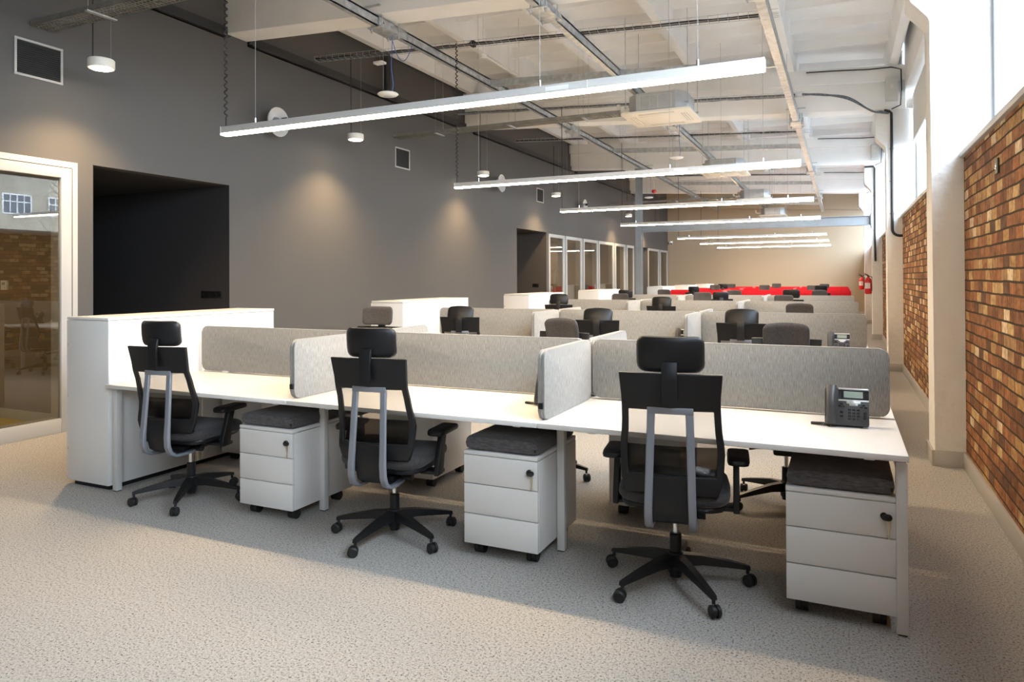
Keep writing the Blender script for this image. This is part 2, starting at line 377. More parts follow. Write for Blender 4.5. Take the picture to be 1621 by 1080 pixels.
# ---- glass partitions in the left wall
def partition(n, a, b, top, fw, inner=.0, mat_=M_FRAME):
    bm = new()
    x0, x1 = XL, XW + .012
    box(bm, x0, x1, a, a + fw, 0, top, .004); box(bm, x0, x1, b - fw, b, 0, top, .004)
    box(bm, x0, x1, a + fw, b - fw, top - fw, top, .004); box(bm, x0, x1, a + fw, b - fw, 0, fw * .85, .004)
    if inner:
        g = fw * inner
        for (ya, yb, za, zb) in ((a + g, a + g + .006, g, top - g), (b - g - .006, b - g, g, top - g), (a + g, b - g, top - g - .006, top - g)):
            box(bm, x1 - .004, x1 + .004, ya, yb, za, zb)
    o = struct('window_%d' % n, bm, mat_)
    bm = new(); box(bm, -6.772, -6.764, a + fw, b - fw, fw * .85, top - fw); obj('pane', bm, M_GLASS, o)
    return o
g0 = partition(1, 2.2, 4.464, 2.588, .16)
bm = new()
for ya, yb, za, zb in ((4.404, 4.41, .03, 2.53), (2.25, 4.41, 2.526, 2.532)): box(bm, XW + .011, XW + .0135, ya, yb, za, zb)
obj('frame_groove', bm, M_SLOT, g0)
partition(2, 1.2, 2.19, 2.588, .16)
for i, (a, b) in enumerate([(16.704, 17.80), (17.93, 19.20), (19.36, 20.67), (20.78, 22.33), (22.51, 23.65), (23.91, 24.80), (26.86, 28.62), (28.87, 30.17)]):
    partition(3 + i, a, b, 2.575, .085)
bm = new()
for a, b in ((17.80, 17.93), (19.20, 19.36), (20.67, 20.78), (22.33, 22.51), (23.65, 23.91), (28.62, 28.87)): box(bm, XL, XW - .01, a, b, 0, 2.58)
struct('trim_1', bm, M_IBEAM)

# ---- brick parapets, piers, ledges and windows on the right
COLS = [Y0 - 1.7, .3, 6.3, 12.3, 18.3, 24.3]
bm = new()
for a, b in [(Y0, .3)] + BAYS[1:]: box(bm, XB, 1.11, a, b, 0, 2.345)
struct('wall_right', bm, M_BRICK, 0)
bm = new()
for a, b in [(Y0, .3)] + BAYS[1:]:
    box(bm, 1.03, 1.11, a, b, 4.2, 5.6); box(bm, .88, 1.06, a, b, 4.28, 5.6, .01)
struct('wall_right_header', bm, M_PLASTER)
for i, yc in enumerate(COLS[1:]):
    bm = new()
    prism(bm, [(.63, 0), (.63, 3.42), (.61, 3.45), (.495, 3.58), (.48, 3.62), (.48, zc(.48)), (1.11, zc(1.11)), (1.11, 0)], 'Y', yc, yc + .35, .008)
    struct('trim_%d' % (10 + i), bm, M_PLASTER)
    bm = new(); z = .12
    box(bm, .612, .63, yc - .018, yc + .368, 0, z, .003); box(bm, .63, XB, yc - .018, yc, 0, z, .003); box(bm, .63, XB, yc + .35, yc + .368, 0, z, .003)
    struct('baseboard_right_pier_%d' % (i + 1), bm, M_SKIRT)
for i, (a, b) in enumerate([(Y0, .3)] + BAYS[1:]):
    bm = new(); box(bm, XB - .02, XB, a, b, 0, .12, .003); struct('baseboard_right_%d' % (i + 1), bm, M_SKIRT)
    bm = new(); fw = .055; x0, x1 = 1.03, 1.10
    nm = 4; ys = [a + (b - a) * k / nm for k in range(nm + 1)]
    box(bm, x0, x1, a, b, 2.385, 2.385 + fw, .004); box(bm, x0, x1, a, b, 4.2 - fw, 4.2, .004)
    for k, yy in enumerate(ys):
        w0 = 0 if k == 0 else fw / 2; w1 = 0 if k == nm else fw / 2
        if k == 0: w1 = fw
        if k == nm: w0 = fw
        box(bm, x0, x1, yy - w0, yy + w1, 2.385 + fw, 4.2 - fw, .004)
    wo = struct('window_%d' % (20 + i), bm, M_WFRAME)
    bm = new(); box(bm, 1.062, 1.068, a + .02, b - .02, 2.4, 4.18); obj('pane', bm, M_WGLASS, wo)
    bm = new(); box(bm, XB - .03, 1.13, a, b, 2.345, 2.385, .006); obj('window_sill', bm, M_SKIRT, wo)
    if i == 2: bm = new(); box(bm, .985, .988, a + .05, b - .05, 3.50, 4.2); box(bm, .975, .998, a + .05, b - .05, 3.48, 3.505, .004); obj('roller_blind', bm, M_BLIND, wo)
bm = new(); box(bm, XW, XL + 7.9, Y1 - .015, Y1, 0, .1); struct('baseboard_back', bm, M_SKIRT)
bm = new()
for a, b in ((Y0, 1.2), (4.464, 4.625), (6.357, 14.755)): box(bm, XW, XW + .015, a, b, 0, .1)
struct('baseboard_left', bm, M_SKIRT)

# ---- concrete roof: slab, ribs, transverse beams
def slope(bm, x0, x1, d0, d1, ya, yb, bev=0.):
    prism(bm, [(x0, zc(x0) + d0), (x1, zc(x1) + d0), (x1, zc(x1) + d1), (x0, zc(x0) + d1)], 'Y', ya, yb, bev)
bm = new(); slope(bm, -7.0, 1.3, 1.0, 1.2, Y0, Y1)
for k in range(6):
    x = .73 - 1.463 * k
    z = zc(x)
    prism(bm, [(x - .055, z + .65), (x + .055, z + .65), (x + .095, z + 1.02), (x - .095, z + 1.02)], 'Y', Y0, Y1)
for c in range(-1, 6):
    for j in range(6):
        yy = 6.65 + 6 * c - 6 + (j + .5) * .942
        if yy < Y0 or yy > Y1: continue
        for k in range(6):
            xa = .73 - 1.463 * (k + 1) + .07; xb = .73 - 1.463 * k - .07
            xa = max(xa, -6.75)
            if xb - xa < .2: continue
            prism(bm, [(yy - .03, zc(xa) + .84), (yy + .03, zc(xa) + .84), (yy + .075, zc(xa) + 1.01), (yy - .075, zc(xa) + 1.01)], 'X', xa, xb)
    ya = 6.65 + 6 * c - 6; yb = ya + 5.65
struct('ceiling', bm, M_CEIL)
for i, yc in enumerate(COLS[1:]):
    bm = new(); slope(bm, XW, .9, 0, .42, yc, yc + .35, .012); slope(bm, XW, .9, .42, .66, yc - .07, yc + .42, .012)
    struct('trim_%d' % (30 + i), bm, M_CEIL)
bm = new(); slope(bm, XW, 1.2, -.02, 1.0, 30.1, Y1); struct('trim_40', bm, M_BEIGE)
bm = new()
for a, b in BAYS[1:] + [(Y0, .3)]:
    box(bm, XW, XW + .04, a, b, 4.37, 4.50); box(bm, XW, XW + .09, a, b, 4.37, 4.385)
struct('trim_41', bm, M_ROOFD)

# ================================================================== outside the windows
bm = new(); box(bm, 1.3, 120, -60, 120, -1.2, -1.0); tag(struct('ground', bm, mat('asphalt', (.16, .16, .16), .9, var=(2, .2))), 'grey street ground outside the windows', None)
fac = thing('building', (45, 38, -1), 0, 'pale rendered block of flats with white windows, seen reflected in the front glass', 'building')
bm = new(); box(bm, 0, 10, -24, 24, 0, 20); obj('wall', bm, M_FACADE, fac)
bm = new(); box(bm, -.5, 10.5, -24.5, 24.5, 20, 20.4, .05); obj('roof', bm, M_SKIRT, fac)
wf = None
M_WHW = mat('white_window_paint', (.85, .85, .84), .5); M_DKG = mat('dark_window_glass', (.10, .13, .16), .08)
for r_ in range(6):
    for c_ in range(13):
        z = 1.4 + r_ * 3.1; yy = -21.6 + c_ * 3.5
        if wf is None:
            bm = new()
            for q in ((-1.1, 1.1, 0, .1), (-1.1, 1.1, 1.5, 1.6), (-1.1, -1, .1, 1.5), (1, 1.1, .1, 1.5), (-.05, .05, .1, 1.5), (-.55, -.49, .1, 1.5), (.49, .55, .1, 1.5), (-1, 1, .95, 1.03)): box(bm, -.06, .03, *q)
            wf = obj('window', bm, M_WHW, fac, loc=(0, yy, z))
            bm = new(); box(bm, -.02, 0, -1.05, 1.05, .05, 1.55); obj('pane', bm, M_DKG, wf)
        else:
            d = dup(wf, fac); d.location = (0, yy, z)
def tree(x, y, h, seed, label):
    rnd = random.Random(seed); t = thing('bare_tree', (x, y, -1), 0, label, 'tree', None)
    bm = new(); tube(bm, [(0, 0, 0), (.1, .05, h * .3), (.02, .15, h * .6), (.1, 0, h)], [.22, .17, .1, .02], 8); obj('trunk', bm, M_BARK, t)
    bm = new()
    for k in range(26):
        z = h * (.3 + .65 * k / 26); a = k * 2.4; l = h * .28 * (1.2 - k / 30)
        p = Vector((.05, .08, z)); pts = [p]; d = Vector((math.cos(a), math.sin(a), .55)).normalized()
        for s in range(4):
            p = p + d * l / 4; d = (d + Vector((rnd.uniform(-.4, .4), rnd.uniform(-.4, .4), rnd.uniform(-.1, .4)))).normalized(); pts.append(p)
            if s > 0:
                q = p + Vector((rnd.uniform(-1, 1), rnd.uniform(-1, 1), rnd.uniform(.1, .9))).normalized() * l * .35
                tube(bm, [p, (p + q) / 2 + Vector((0, 0, .05)), q], [.02, .015, .006], 4)
        tube(bm, pts, [.05, .04, .03, .02, .008], 5)
    obj('branches', bm, M_BARK, t)
tree(34, 31, 11, 3, 'bare winter tree before the block of flats, nearer the street corner')
tree(37, 24, 9, 5, 'smaller bare winter tree before the block of flats')
# ================================================================== furniture
ROWS = [dict(F=3.2 + 3.6 * k, red=False) for k in range(4)] + [dict(F=19.8 + 3.6 * k, red=True) for k in range(3)]
RN = ['front desk row', 'second desk row', 'third desk row', 'fourth desk row', 'first red-screened row', 'middle red-screened row', 'rearmost red-screened row']
XA, XZ = -4.55, .236
J = [XA, -2.955, -1.36, XZ]
PL = ['left', 'middle', 'right']

# ---- desk
def make_desk(wd, left_leg, right_leg):
    """origin: floor, left front corner of the top; user side is -Y"""
    t = thing('desk')
    bm = new(); box(bm, .002, wd - .002, 0, .775, .715, .74, .0025); obj('tabletop', bm, M_WHITE, t)
    def leg(x, y=.055):
        bm = new(); box(bm, x - .021, x + .021, y, y + .042, .006, .70, .003); l = obj('leg', bm, M_WHITEMET, t)
        bm = new(); box(bm, x - .017, x + .017, y + .004, y + .038, 0, .008); obj('foot', bm, M_RUBBER, l)
        bm = new(); box(bm, x - .02, x + .02, y + .042, .775, .665, .70, .003); obj('leg_frame', bm, M_WHITEMET, t)
    if left_leg: leg(.023)
    if right_leg: leg(wd + (0 if right_leg == 2 else -.024), .315 if right_leg == 2 else .055)
    bm = new(); box(bm, .06, wd - .06, .70, .74, .64, .70, .003); obj('rail', bm, M_WHITEMET, t)
    for x in (.18, wd - .22):
        bm = new(); box(bm, x, x + .16, .05, .12, .703, .715, .002); box(bm, x + .06, x + .1, .06, .10, .697, .703, .002); obj('bracket', bm, M_WHITEPL, t)
    return t
# ---- screens
def make_screen(wd, fab):
    t = thing('desk_screen')
    bm = new(); prism(bm, rrect(0, wd, .748, 1.09, .045), 'Y', -.015, .015, .006); obj('panel', bm, fab, t)
    for x in (.25, wd - .25):
        bm = new(); box(bm, x - .03, x + .03, -.02, .02, .74, .752, .002); box(bm, x - .02, x + .02, -.03, -.012, .735, .745); obj('bracket', bm, M_WHITEMET, t)
    return t
def make_cross(l, fab):
    """runs from y=0 to y=l, corner rounding at both ends; a dark seam splits its edge"""
    t = thing('side_screen')
    for s in (-1, 1):
        bm = new(); prism(bm, rrect(0, l, .742, 1.09, .045), 'X', min(s * .002, s * .018), max(s * .002, s * .018), .005); obj('panel', bm, fab, t)
    bm = new(); prism(bm, rrect(.003, l - .003, .745, 1.087, .043), 'X', -.0035, .0035); obj('core', bm, M_SKIRT, t)
    bm = new(); box(bm, -.012, .012, -.012, .012, .80, .83, .003); obj('clamp', bm, M_BLACK, t)
    return t
# ---- pedestal
def make_pedestal(cushion_=True):
    """origin: floor, centre; drawer fronts face -Y"""
    t = thing('drawer_pedestal')
    bm = new(); box(bm, -.21, .21, -.26, .28, .07, .528, .002); obj('body', bm, M_WHITE, t)
    bm = new(); box(bm, -.21, .21, -.28, .28, .532, .552, .003); obj('top', bm, M_WHITE, t)
    for i, (a, b) in enumerate(((.07, .2235), (.2275, .3805), (.3845, .529))):
        bm = new(); box(bm, -.209, .209, -.28, -.262, a, b, .0025); d = obj('drawer', bm, M_WHITE, t)
        if i == 2:
            bm = new(); cyl(bm, (.165, -.28, .475), (.165, -.289, .475), .014); l = obj('lock', bm, M_BLACKGL, d)
            bm = new(); prism(bm, rrect(.155, .195, .460, .486, .0125), 'Y', -.300, -.290, .002); obj('key_head', bm, M_BLACKGL, d)
            bm = new(); box(bm, .176, .190, -.297, -.294, .425, .460, .001); box(bm, .180, .186, -.2965, -.2945, .385, .427, .0008)
            box(bm, .176, .180, -.2965, -.2945, .392, .404); obj('key', bm, M_KEY, d)
    for sx in (-1, 1):
        for sy in (-1, 1):
            bm = new(); x, y = sx * .15, sy * .20
            cyl(bm, (x - .026, y, .03), (x - .002, y, .03), .03, n=18); cyl(bm, (x + .002, y, .03), (x + .026, y, .03), .03, n=18)
            box(bm, x - .014, x + .014, y - .02, y + .02, .045, .07, .003); obj('castor', bm, M_RUBBER, t)
    if cushion_:
        bm = new(); cushion(bm, .418, .55, .075, .02, lambda x, y, z: (x, z, .589 + y + .004 * (1 - (x / .21) ** 2) * (y > 0)), 12, 12, 14, .25); obj('seat_cushion', bm, M_CUSH, t)
        bm = new(); box(bm, .19, .2, -.2765, -.273, .573, .59); obj('cushion_tag', bm, M_BLACK, t)
    return t
# ---- storage cabinet
def make_cabinet():
    t = thing('storage_cabinet')
    bm = new(); box(bm, 0, .43, 0, 1.56, .035, 1.168, .002); obj('body', bm, M_WHITE, t)
    bm = new(); box(bm, -.004, .434, -.004, 1.564, 1.171, 1.19, .002); obj('top', bm, M_WHITE, t)
    bm = new(); box(bm, .03, .40, .03, 1.53, 0, .036); obj('plinth', bm, M_BLACK, t)
    for a, b in ((.003, .779), (.781, 1.557)):
        bm = new(); box(bm, .430, .434, a, b, .04, 1.166, .001); obj('back_panel', bm, M_WHITE, t)
        bm = new(); box(bm, -.018, -.001, a, b, .04, 1.166, .002); d = obj('door', bm, M_WHITE, t)
        bm = new(); yy = b - .05 if a < .1 else a + .05
        tube(bm, [(-.018, yy, .55), (-.04, yy, .56), (-.04, yy, .68), (-.018, yy, .69)], .005, 8); obj('handle', bm, M_CHROME, d)
        for zz in (.25, .62, .98):
            bm = new(); box(bm, -.006, .004, (.0 if a < .1 else 1.556), (.004 if a < .1 else 1.56), zz, zz + .02); obj('hinge', bm, M_CHROME, t)
    return t

# ---- chair
YB = [(.44, -.225), (.54, -.235), (.66, -.215), (.78, -.245), (.90, -.285), (1.05, -.315)]
HW = [(.49, .200), (.56, .222), (.68, .229), (.80, .216), (.90, .212), (1.05, .222)]
def make_chair():
    t = thing('office_chair')
    # five-star base
    b = thing('star_base'); b.parent = t
    bm = new(); lathe(bm, [(.030, .055), (.036, .065), (.040, .13), (.034, .155), (.026, .16)], n=24)
    for k in range(5):
        a = R(90 + 72 * k); M = Matrix.Rotation(a, 4, 'Z')
        us = [(.02, .030, .150, .095), (.12, .024, .142, .100), (.24, .019, .118, .088), (.325, .015, .098, .078), (.345, .012, .092, .074)]
        rings = []
        for x, hw_, zt, zb in us:
            rings.append([bm.verts.new(M @ Vector(p)) for p in ((x, -hw_, zb), (x, hw_, zb), (x, hw_ * .75, zt), (x, -hw_ * .75, zt))])
        for A, B in zip(rings, rings[1:]):
            for i in range(4): bm.faces.new((A[i], A[(i + 1) % 4], B[(i + 1) % 4], B[i]))
        bm.faces.new(rings[0][::-1]); bm.faces.new(rings[-1])
    bme = bm
    sb = obj('base', bme, M_BLACK, t); COL.objects.unlink(b); bpy.data.objects.remove(b)
    for k in range(5):
        a = R(90 + 72 * k); x, y = .335 * math.cos(a), .335 * math.sin(a)
        bm = new(); cyl(bm, (x, y, .055), (x, y, .092), .008, n=10)
        w = a + R(35 + 50 * (k % 3)); ax = Vector((math.cos(w), math.sin(w), 0)); cc = Vector((x, y, .0275)) - Vector((-ax.y, ax.x, 0)) * .012
        for s in (-1, 1):
            p = cc + ax * s * .006; q = cc + ax * s * .024
            cyl(bm, p, p + (q - p) * .7, .0275, n=20); cyl(bm, p + (q - p) * .7, q, .0275, .020, n=20)
        cyl(bm, cc - ax * .008, cc + ax * .008, .020, n=14)
        obj('castor', bm, M_RUBBER, sb)
    bm = new(); cyl(bm, (0, 0, .04), (0, 0, .24), .027, n=20); cyl(bm, (0, 0, .24), (0, 0, .245), .027, .022, n=20); obj('column', bm, M_BLACK, t)
    bm = new(); cyl(bm, (0, 0, .245), (0, 0, .345), .014, n=16); obj('gas_lift', bm, M_CHROME, t)
    bm = new(); box(bm, -.075, .075, -.16, .12, .335, .385, .015); box(bm, -.20, .20, -.02, .05, .372, .395, .006)
    tube(bm, [(.07, .05, .365), (.17, .06, .362), (.22, .065, .358)], [.006, .006, .012], 8); tube(bm, [(-.07, .0, .365), (-.17, .0, .362), (-.22, .0, .358)], [.006, .006, .012], 8)
    cyl(bm, (.09, -.06, .36), (.14, -.06, .36), .022, n=16)
    obj('mechanism', bm, M_BLACK, t)
    bm = new(); cushion(bm, .47, .46, .05, .08, lambda x, y, z: (x * (1 - .10 * (z > 0) * z / .23), z + .03, .418 + y * .8 + .10 * (x * x)), 14, 12, 10, .3); obj('seat_pan', bm, M_BLACK, t)
    bm = new(); cushion(bm, .50, .50, .085, .10, lambda x, y, z: (x * (1 - .08 * (z > 0) * z / .24), z + .03, .462 + y + .12 * x * x - .02 * max(0, (z - .12) / .12) ** 2), 18, 16, 9, .42); obj('seat', bm, M_SEATFAB, t)
    # back frame with one large opening
    def P(u, z, off=0.):
        x = u * lerp(HW, z); return (x, lerp(YB, z) + off + .42 * x * x, z)
    us = [-1, -.93, -.86, -.5, 0, .5, .86, .93, 1]
    zs = [.49, .52, .55, .575, .62, .67, .72, .77, .82, .87, .885, .93, .98, 1.02, 1.035]
    bm = new(); shell(bm, P, us, zs, lambda i, j: i < 2 or i > 5 or j < 3 or j >= 9, .022)
    fr = obj('back_frame', bm, M_BLACK, t, 50)
    bv = fr.modifiers.new('bevel', 'BEVEL'); bv.width = .004; bv.segments = 2; bv.limit_method = 'ANGLE'; bv.angle_limit = R(50)
    bm = new(); shell(bm, lambda u, z: P(u, z, .004), us[2:7], zs[3:10], lambda i, j: True, .003); obj('mesh_panel', bm, M_MESH, t)
    bm = new(); shell(bm, lambda u, z: P(u, z, .028 - .35 * (z - .63) ** 2 * 10), [-.88, -.8, -.6, -.3, 0, .3, .6, .8, .88], [.575, .585, .61, .64, .67, .695, .70], lambda i, j: True, .006); obj('lumbar_support', bm, M_LUMB, t)
    # silver inverted-U bracket reaching under the seat
    def bar(x0, x1):
        bm = new(); w = .034; xm = lambda t_: x0 + (x1 - x0) * t_
        pts = [(x0, -.278, .878), (xm(.3), -.289, .74), (xm(.6), -.300, .60), (xm(.85), -.310, .48), (x1, -.308, .42), (x1, -.288, .375), (x1, -.245, .350), (x1, -.17, .343), (x1 * .9, -.06, .345)]
        rings = []
        for i, p in enumerate(pts):
            p = Vector(p); a = Vector(pts[max(i - 1, 0)]); c = Vector(pts[min(i + 1, len(pts) - 1)]); d = (c - a).normalized(); n = Vector((1, 0, 0)).cross(d).normalized()
            th = .020 if i < 3 else (.026 if i < 6 else .018); w2 = w / 2
            rings.append([bm.verts.new(p + Vector((sx * w2, 0, 0)) + n * sn * th / 2) for sx, sn in ((-1, -1), (1, -1), (1, 1), (-1, 1))])
        for A, B in zip(rings, rings[1:]):
            for i in range(4): bm.faces.new((A[i], A[(i + 1) % 4], B[(i + 1) % 4], B[i]))
        bm.faces.new(rings[0]); bm.faces.new(rings[-1][::-1])
        return bm
    for s in (-1, 1):
        o = obj('bracket_arm', bar(s * .082, s * .094), M_GREYPL, t, 60)
        bv = o.modifiers.new('bevel', 'BEVEL'); bv.width = .005; bv.segments = 2; bv.limit_method = 'ANGLE'; bv.angle_limit = R(40)
    bm = new(); box(bm, -.099, .099, -.292, -.270, .855, .885, .004); obj('bracket_crossbar', bm, M_GREYPL, t)
    bm = new(); shell(bm, lambda u, z: (u * (.076 + .004 * (.6 - z)), lerp([(.345, -.10), (.352, -.20), (.385, -.262), (.46, -.285), (.575, -.272)], z), z), [-1, -.5, 0, .5, 1], [.345, .35, .365, .39, .43, .48, .53, .575], lambda i, j: True, .020)
    obj('spine_cover', bm, M_BLACK, t, 60)
    # head rest
    bm = new()
    pts = [(-.335, .905), (-.338, 1.00), (-.335, 1.05), (-.322, 1.085), (-.308, 1.085), (-.318, 1.05), (-.322, 1.00), (-.318, .905)]
    prism(bm, pts, 'X', -.033, .033, .003); h = obj('headrest_bracket', bm, M_BLACK, t)
    HC = 1.115
    def bend(x, y, z): return (x, y + 1.9 * x * x + 1.3 * z * z - .10 * z, z)
    bm = new(); cushion(bm, .29, .158, .030, .036, bend, 16, 12, 12, .3, 0., 1.); hs = obj('headrest', bm, M_BLACK, t, loc=(0, -.30, HC))
    bm = new(); cushion(bm, .294, .160, .062, .038, bend, 16, 12, 8, .4, 1., .06); obj('headrest_pad', bm, M_SEATFAB, hs)
    # arm rests
    for s in (-1, 1):
        bm = new()
        pr = [(-.05, .372), (.02, .372), (.03, .40), (.045, .53), (.075, .600), (.01, .600), (-.005, .53), (-.045, .42)]
        prism(bm, pr, 'X', s * .262, s * .290, .004) if s > 0 else prism(bm, pr, 'X', -.290, -.262, .004)
        box(bm, min(s * .17, s * .285), max(s * .17, s * .285), -.03, .055, .372, .392, .004)
        a = obj('armrest', bm, M_BLACK, t)
        bm = new(); cushion(bm, .100, .25, .036, .03, lambda x, y, z: (x + s * .285, z + .03, .614 + y - 3.6 * max(0, abs(z) - .085) ** 2), 8, 12, 8, .35); obj('arm_pad', bm, M_BLACK, a)
    return t

# ---- telephone
def make_phone():
    """origin: desk top under the middle; the face looks to -Y"""
    t = thing('desk_phone')
    tl = R(68); c, s = math.cos(tl), math.sin(tl)
    M = Matrix(((1, 0, 0, 0), (0, c, -s, -.045), (0, s, c, .012), (0, 0, 0, 1)))       # face plane: local x, y up the face, z out
    def fb(m_, name, par, *boxes, bev=.0):
        bm = new()
        for q in boxes: box(bm, *q, bev, M)
        return obj(name, bm, m_, par)
    bm = new(); prism(bm, rrect(-.095, .095, 0, .175, .008), 'Z', -.022, 0, .003, M); body = obj('body', bm, M_PHONE, t)
    bm = new(); box(bm, -.07, .07, -.03, .055, 0, .008, .003); prism(bm, [(-.02, .004), (.055, .004), (.045, .02), (.012, .12), (.0, .12)], 'X', -.04, .04, .002); obj('stand', bm, M_PHONE, t)
    fb(M_SILVER, 'trim', t, (-.035, .095, .168, .177, -.005, .004), bev=.0015)
    fb(M_SILVER, 'trim', t, (-.035, .095, .113, .121, 0, .003), (.0, .06, .102, .115, 0, .0028), (.012, .048, .092, .104, 0, .0026), bev=.001)
    fb(M_BLACKGL, 'bezel', t, (-.035, .095, .122, .167, 0, .002))
    fb(M_LCD, 'display', t, (-.012, .070, .130, .161, .002, .003))
    bm = new(); lathe(bm, [(.0115, 0), (.0115, .004), (.009, .005)], (.030, .105, .002), 16); bmesh.ops.transform(bm, matrix=M, verts=bm.verts); obj('navigation_button', bm, M_SILVER, t)
    k = None
    spots = [(.012 + .0185 * i, .072 - .0145 * j) for j in range(4) for i in range(3)] + [(-.022, .098), (-.030, .088), (-.014, .087), (.072, .096), (.063, .087), (.081, .086), (.078, .060), (.078, .047), (.078, .034), (-.022, .060), (-.022, .040)]
    for x, y in spots:
        bm = new(); box(bm, x - .0065, x + .0065, y - .0042, y + .0042, 0, .0035, .0015, M, 1); obj('button', bm, M_BLACKGL, t, 30)
    # handset lies upright in the left cradle
    bm = new()
    pts = []
    for i in range(13):
        v = i / 12; y = -.004 + .188 * v; z = .014 + .020 * math.sin(math.pi * v); w = .021 if .2 < v < .8 else .024; d = .013 if .22 < v < .78 else .020
        pts.append((y, z, w, d))
    rings = []
    for y, z, w, d in pts:
        rings.append([bm.verts.new(M @ Vector((-.066 + w * math.cos(a), y, z + (d if math.sin(a) < 0 else .012) * math.sin(a)))) for a in [2 * math.pi * q / 14 for q in range(14)]])
    for A, B in zip(rings, rings[1:]):
        for i in range(14): bm.faces.new((A[i], A[(i + 1) % 14], B[(i + 1) % 14], B[i]))
    bm.faces.new(rings[0]); bm.faces.new(rings[-1]); obj('handset', bm, M_PHONE, t, 60)
    bm = new(); pts = []
    n = 170
    for i in range(n):
        v = i / (n - 1); cx = -.07 - .085 * math.sin(math.pi * min(1, v * 1.0)) ; cy = -.055 + .055 * v
        a = i * 1.15; pts.append((cx, cy + .004 * math.cos(a), .007 + .0045 * math.sin(a)))
    tube(bm, pts, .0022, 5); obj('cord', bm, M_CABLE, t)
    return t

desk_p = {}
chairs_n = 0
chair0 = make_chair(); phone0 = make_phone(); ped0 = make_pedestal(); cab0 = make_cabinet()
used = set()
def use(o, key):
    if key in used: return dup(o)
    used.add(key); return o
def place_chair(x, y, rz, label, dz=0., base=0., tilt=0.):
    c = use(chair0, 'chair'); c.location = (x, y, 0); c.rotation_euler = (0, 0, R(rz))
    for ch in c.children:
        nm = ch.name.split('.')[0]
        if nm == 'headrest': ch.location = (0, -.30, 1.115 + dz); ch.rotation_euler = (R(tilt), 0, 0)
        if nm == 'headrest_bracket': ch.location = (0, 0, dz)
        if nm == 'base': ch.rotation_euler = (0, 0, R(base - rz))
    tag(c, label, 'chair', None); c['group'] = 'black office chairs along the desk rows'
    return c

for r, d in enumerate(ROWS):
    F, red = d['F'], d['red']; S = F + .8; B = F + 1.6; fab = M_RED if red else M_SCREEN; cname = 'red' if red else 'grey'
    for side in (0, 1):
        for i in range(3):
            x0, x1 = J[i], J[i + 1]; wd = x1 - x0
            key = ('desk', i, side)
            lf, rf = (1, 2) if i == 0 else ((0, 2) if i == 1 else (0, 1))
            if side: lf, rf = (1, 0) if i == 2 else ((0, 2) if i == 1 else (0, 2))
            if side:   # turned round: its left is our right
                lf, rf = {0: (0, 1), 1: (0, 2), 2: (1, 2)}[i]
            if key not in used: desk_p[key] = make_desk(wd, lf, rf)
            t = use(desk_p[key], key)
            if side == 0: t.location = (x0, F, 0)
            else: t.location = (x1, B, 0); t.rotation_euler = (0, 0, math.pi)
            tag(t, 'white desk, %s one of three on the %s side of the %s' % (PL[i], 'near' if side == 0 else 'far', RN[r]), 'desk', 'white bench desks')
    for i in range(3):
        key = ('screen', i, red)
        if key not in used: desk_p[key] = make_screen(J[i + 1] - J[i] - .05, fab)
        t = use(desk_p[key], key); t.location = (J[i] + .025, S, 0)
        tag(t, 'long %s fabric screen behind the %s desks of the %s' % (cname, PL[i], RN[r]), 'screen', '%s screens along the desk rows' % cname)
    for i in (1, 2):
        for side in (0, 1):
            key = ('cross', red)
            if key not in used: desk_p[key] = make_cross(.72, fab)
            t = use(desk_p[key], key)
            if side == 0: t.location = (J[i], F + .055, 0)
            else: t.location = (J[i], B - .055, 0); t.rotation_euler = (0, 0, math.pi)
            tag(t, 'short %s fabric side screen, %s one on the %s side of the %s' % (cname, 'left' if i == 1 else 'right', 'near' if side == 0 else 'far', RN[r]), 'screen', '%s side screens' % cname)
    t = use(cab0, 'cab'); t.location = (-5.0, F + .04, 0)
    tag(t, 'low white storage cabinet at the left end of the %s' % RN[r], 'cabinet', 'white cabinets at the row ends')

for i, (xc, nm) in enumerate(((-3.175, 'left'), (-1.595, 'middle'), (-.0175, 'right'))):
    t = use(ped0, 'ped'); t.location = (xc, 3.545, 0)
    tag(t, 'white drawer pedestal with key and cushion, under the near %s front-row desk' % nm, 'drawers', 'white drawer pedestals')
for i, (xc, nm) in enumerate(((-4.31, 'left'), (-2.76, 'middle'), (-1.08, 'right'))):
    t = use(ped0, 'ped'); t.location = (xc, 4.455, 0); t.rotation_euler = (0, 0, math.pi)
    tag(t, 'white drawer pedestal facing away, under the far %s front-row desk' % nm, 'drawers', 'white drawer pedestals')

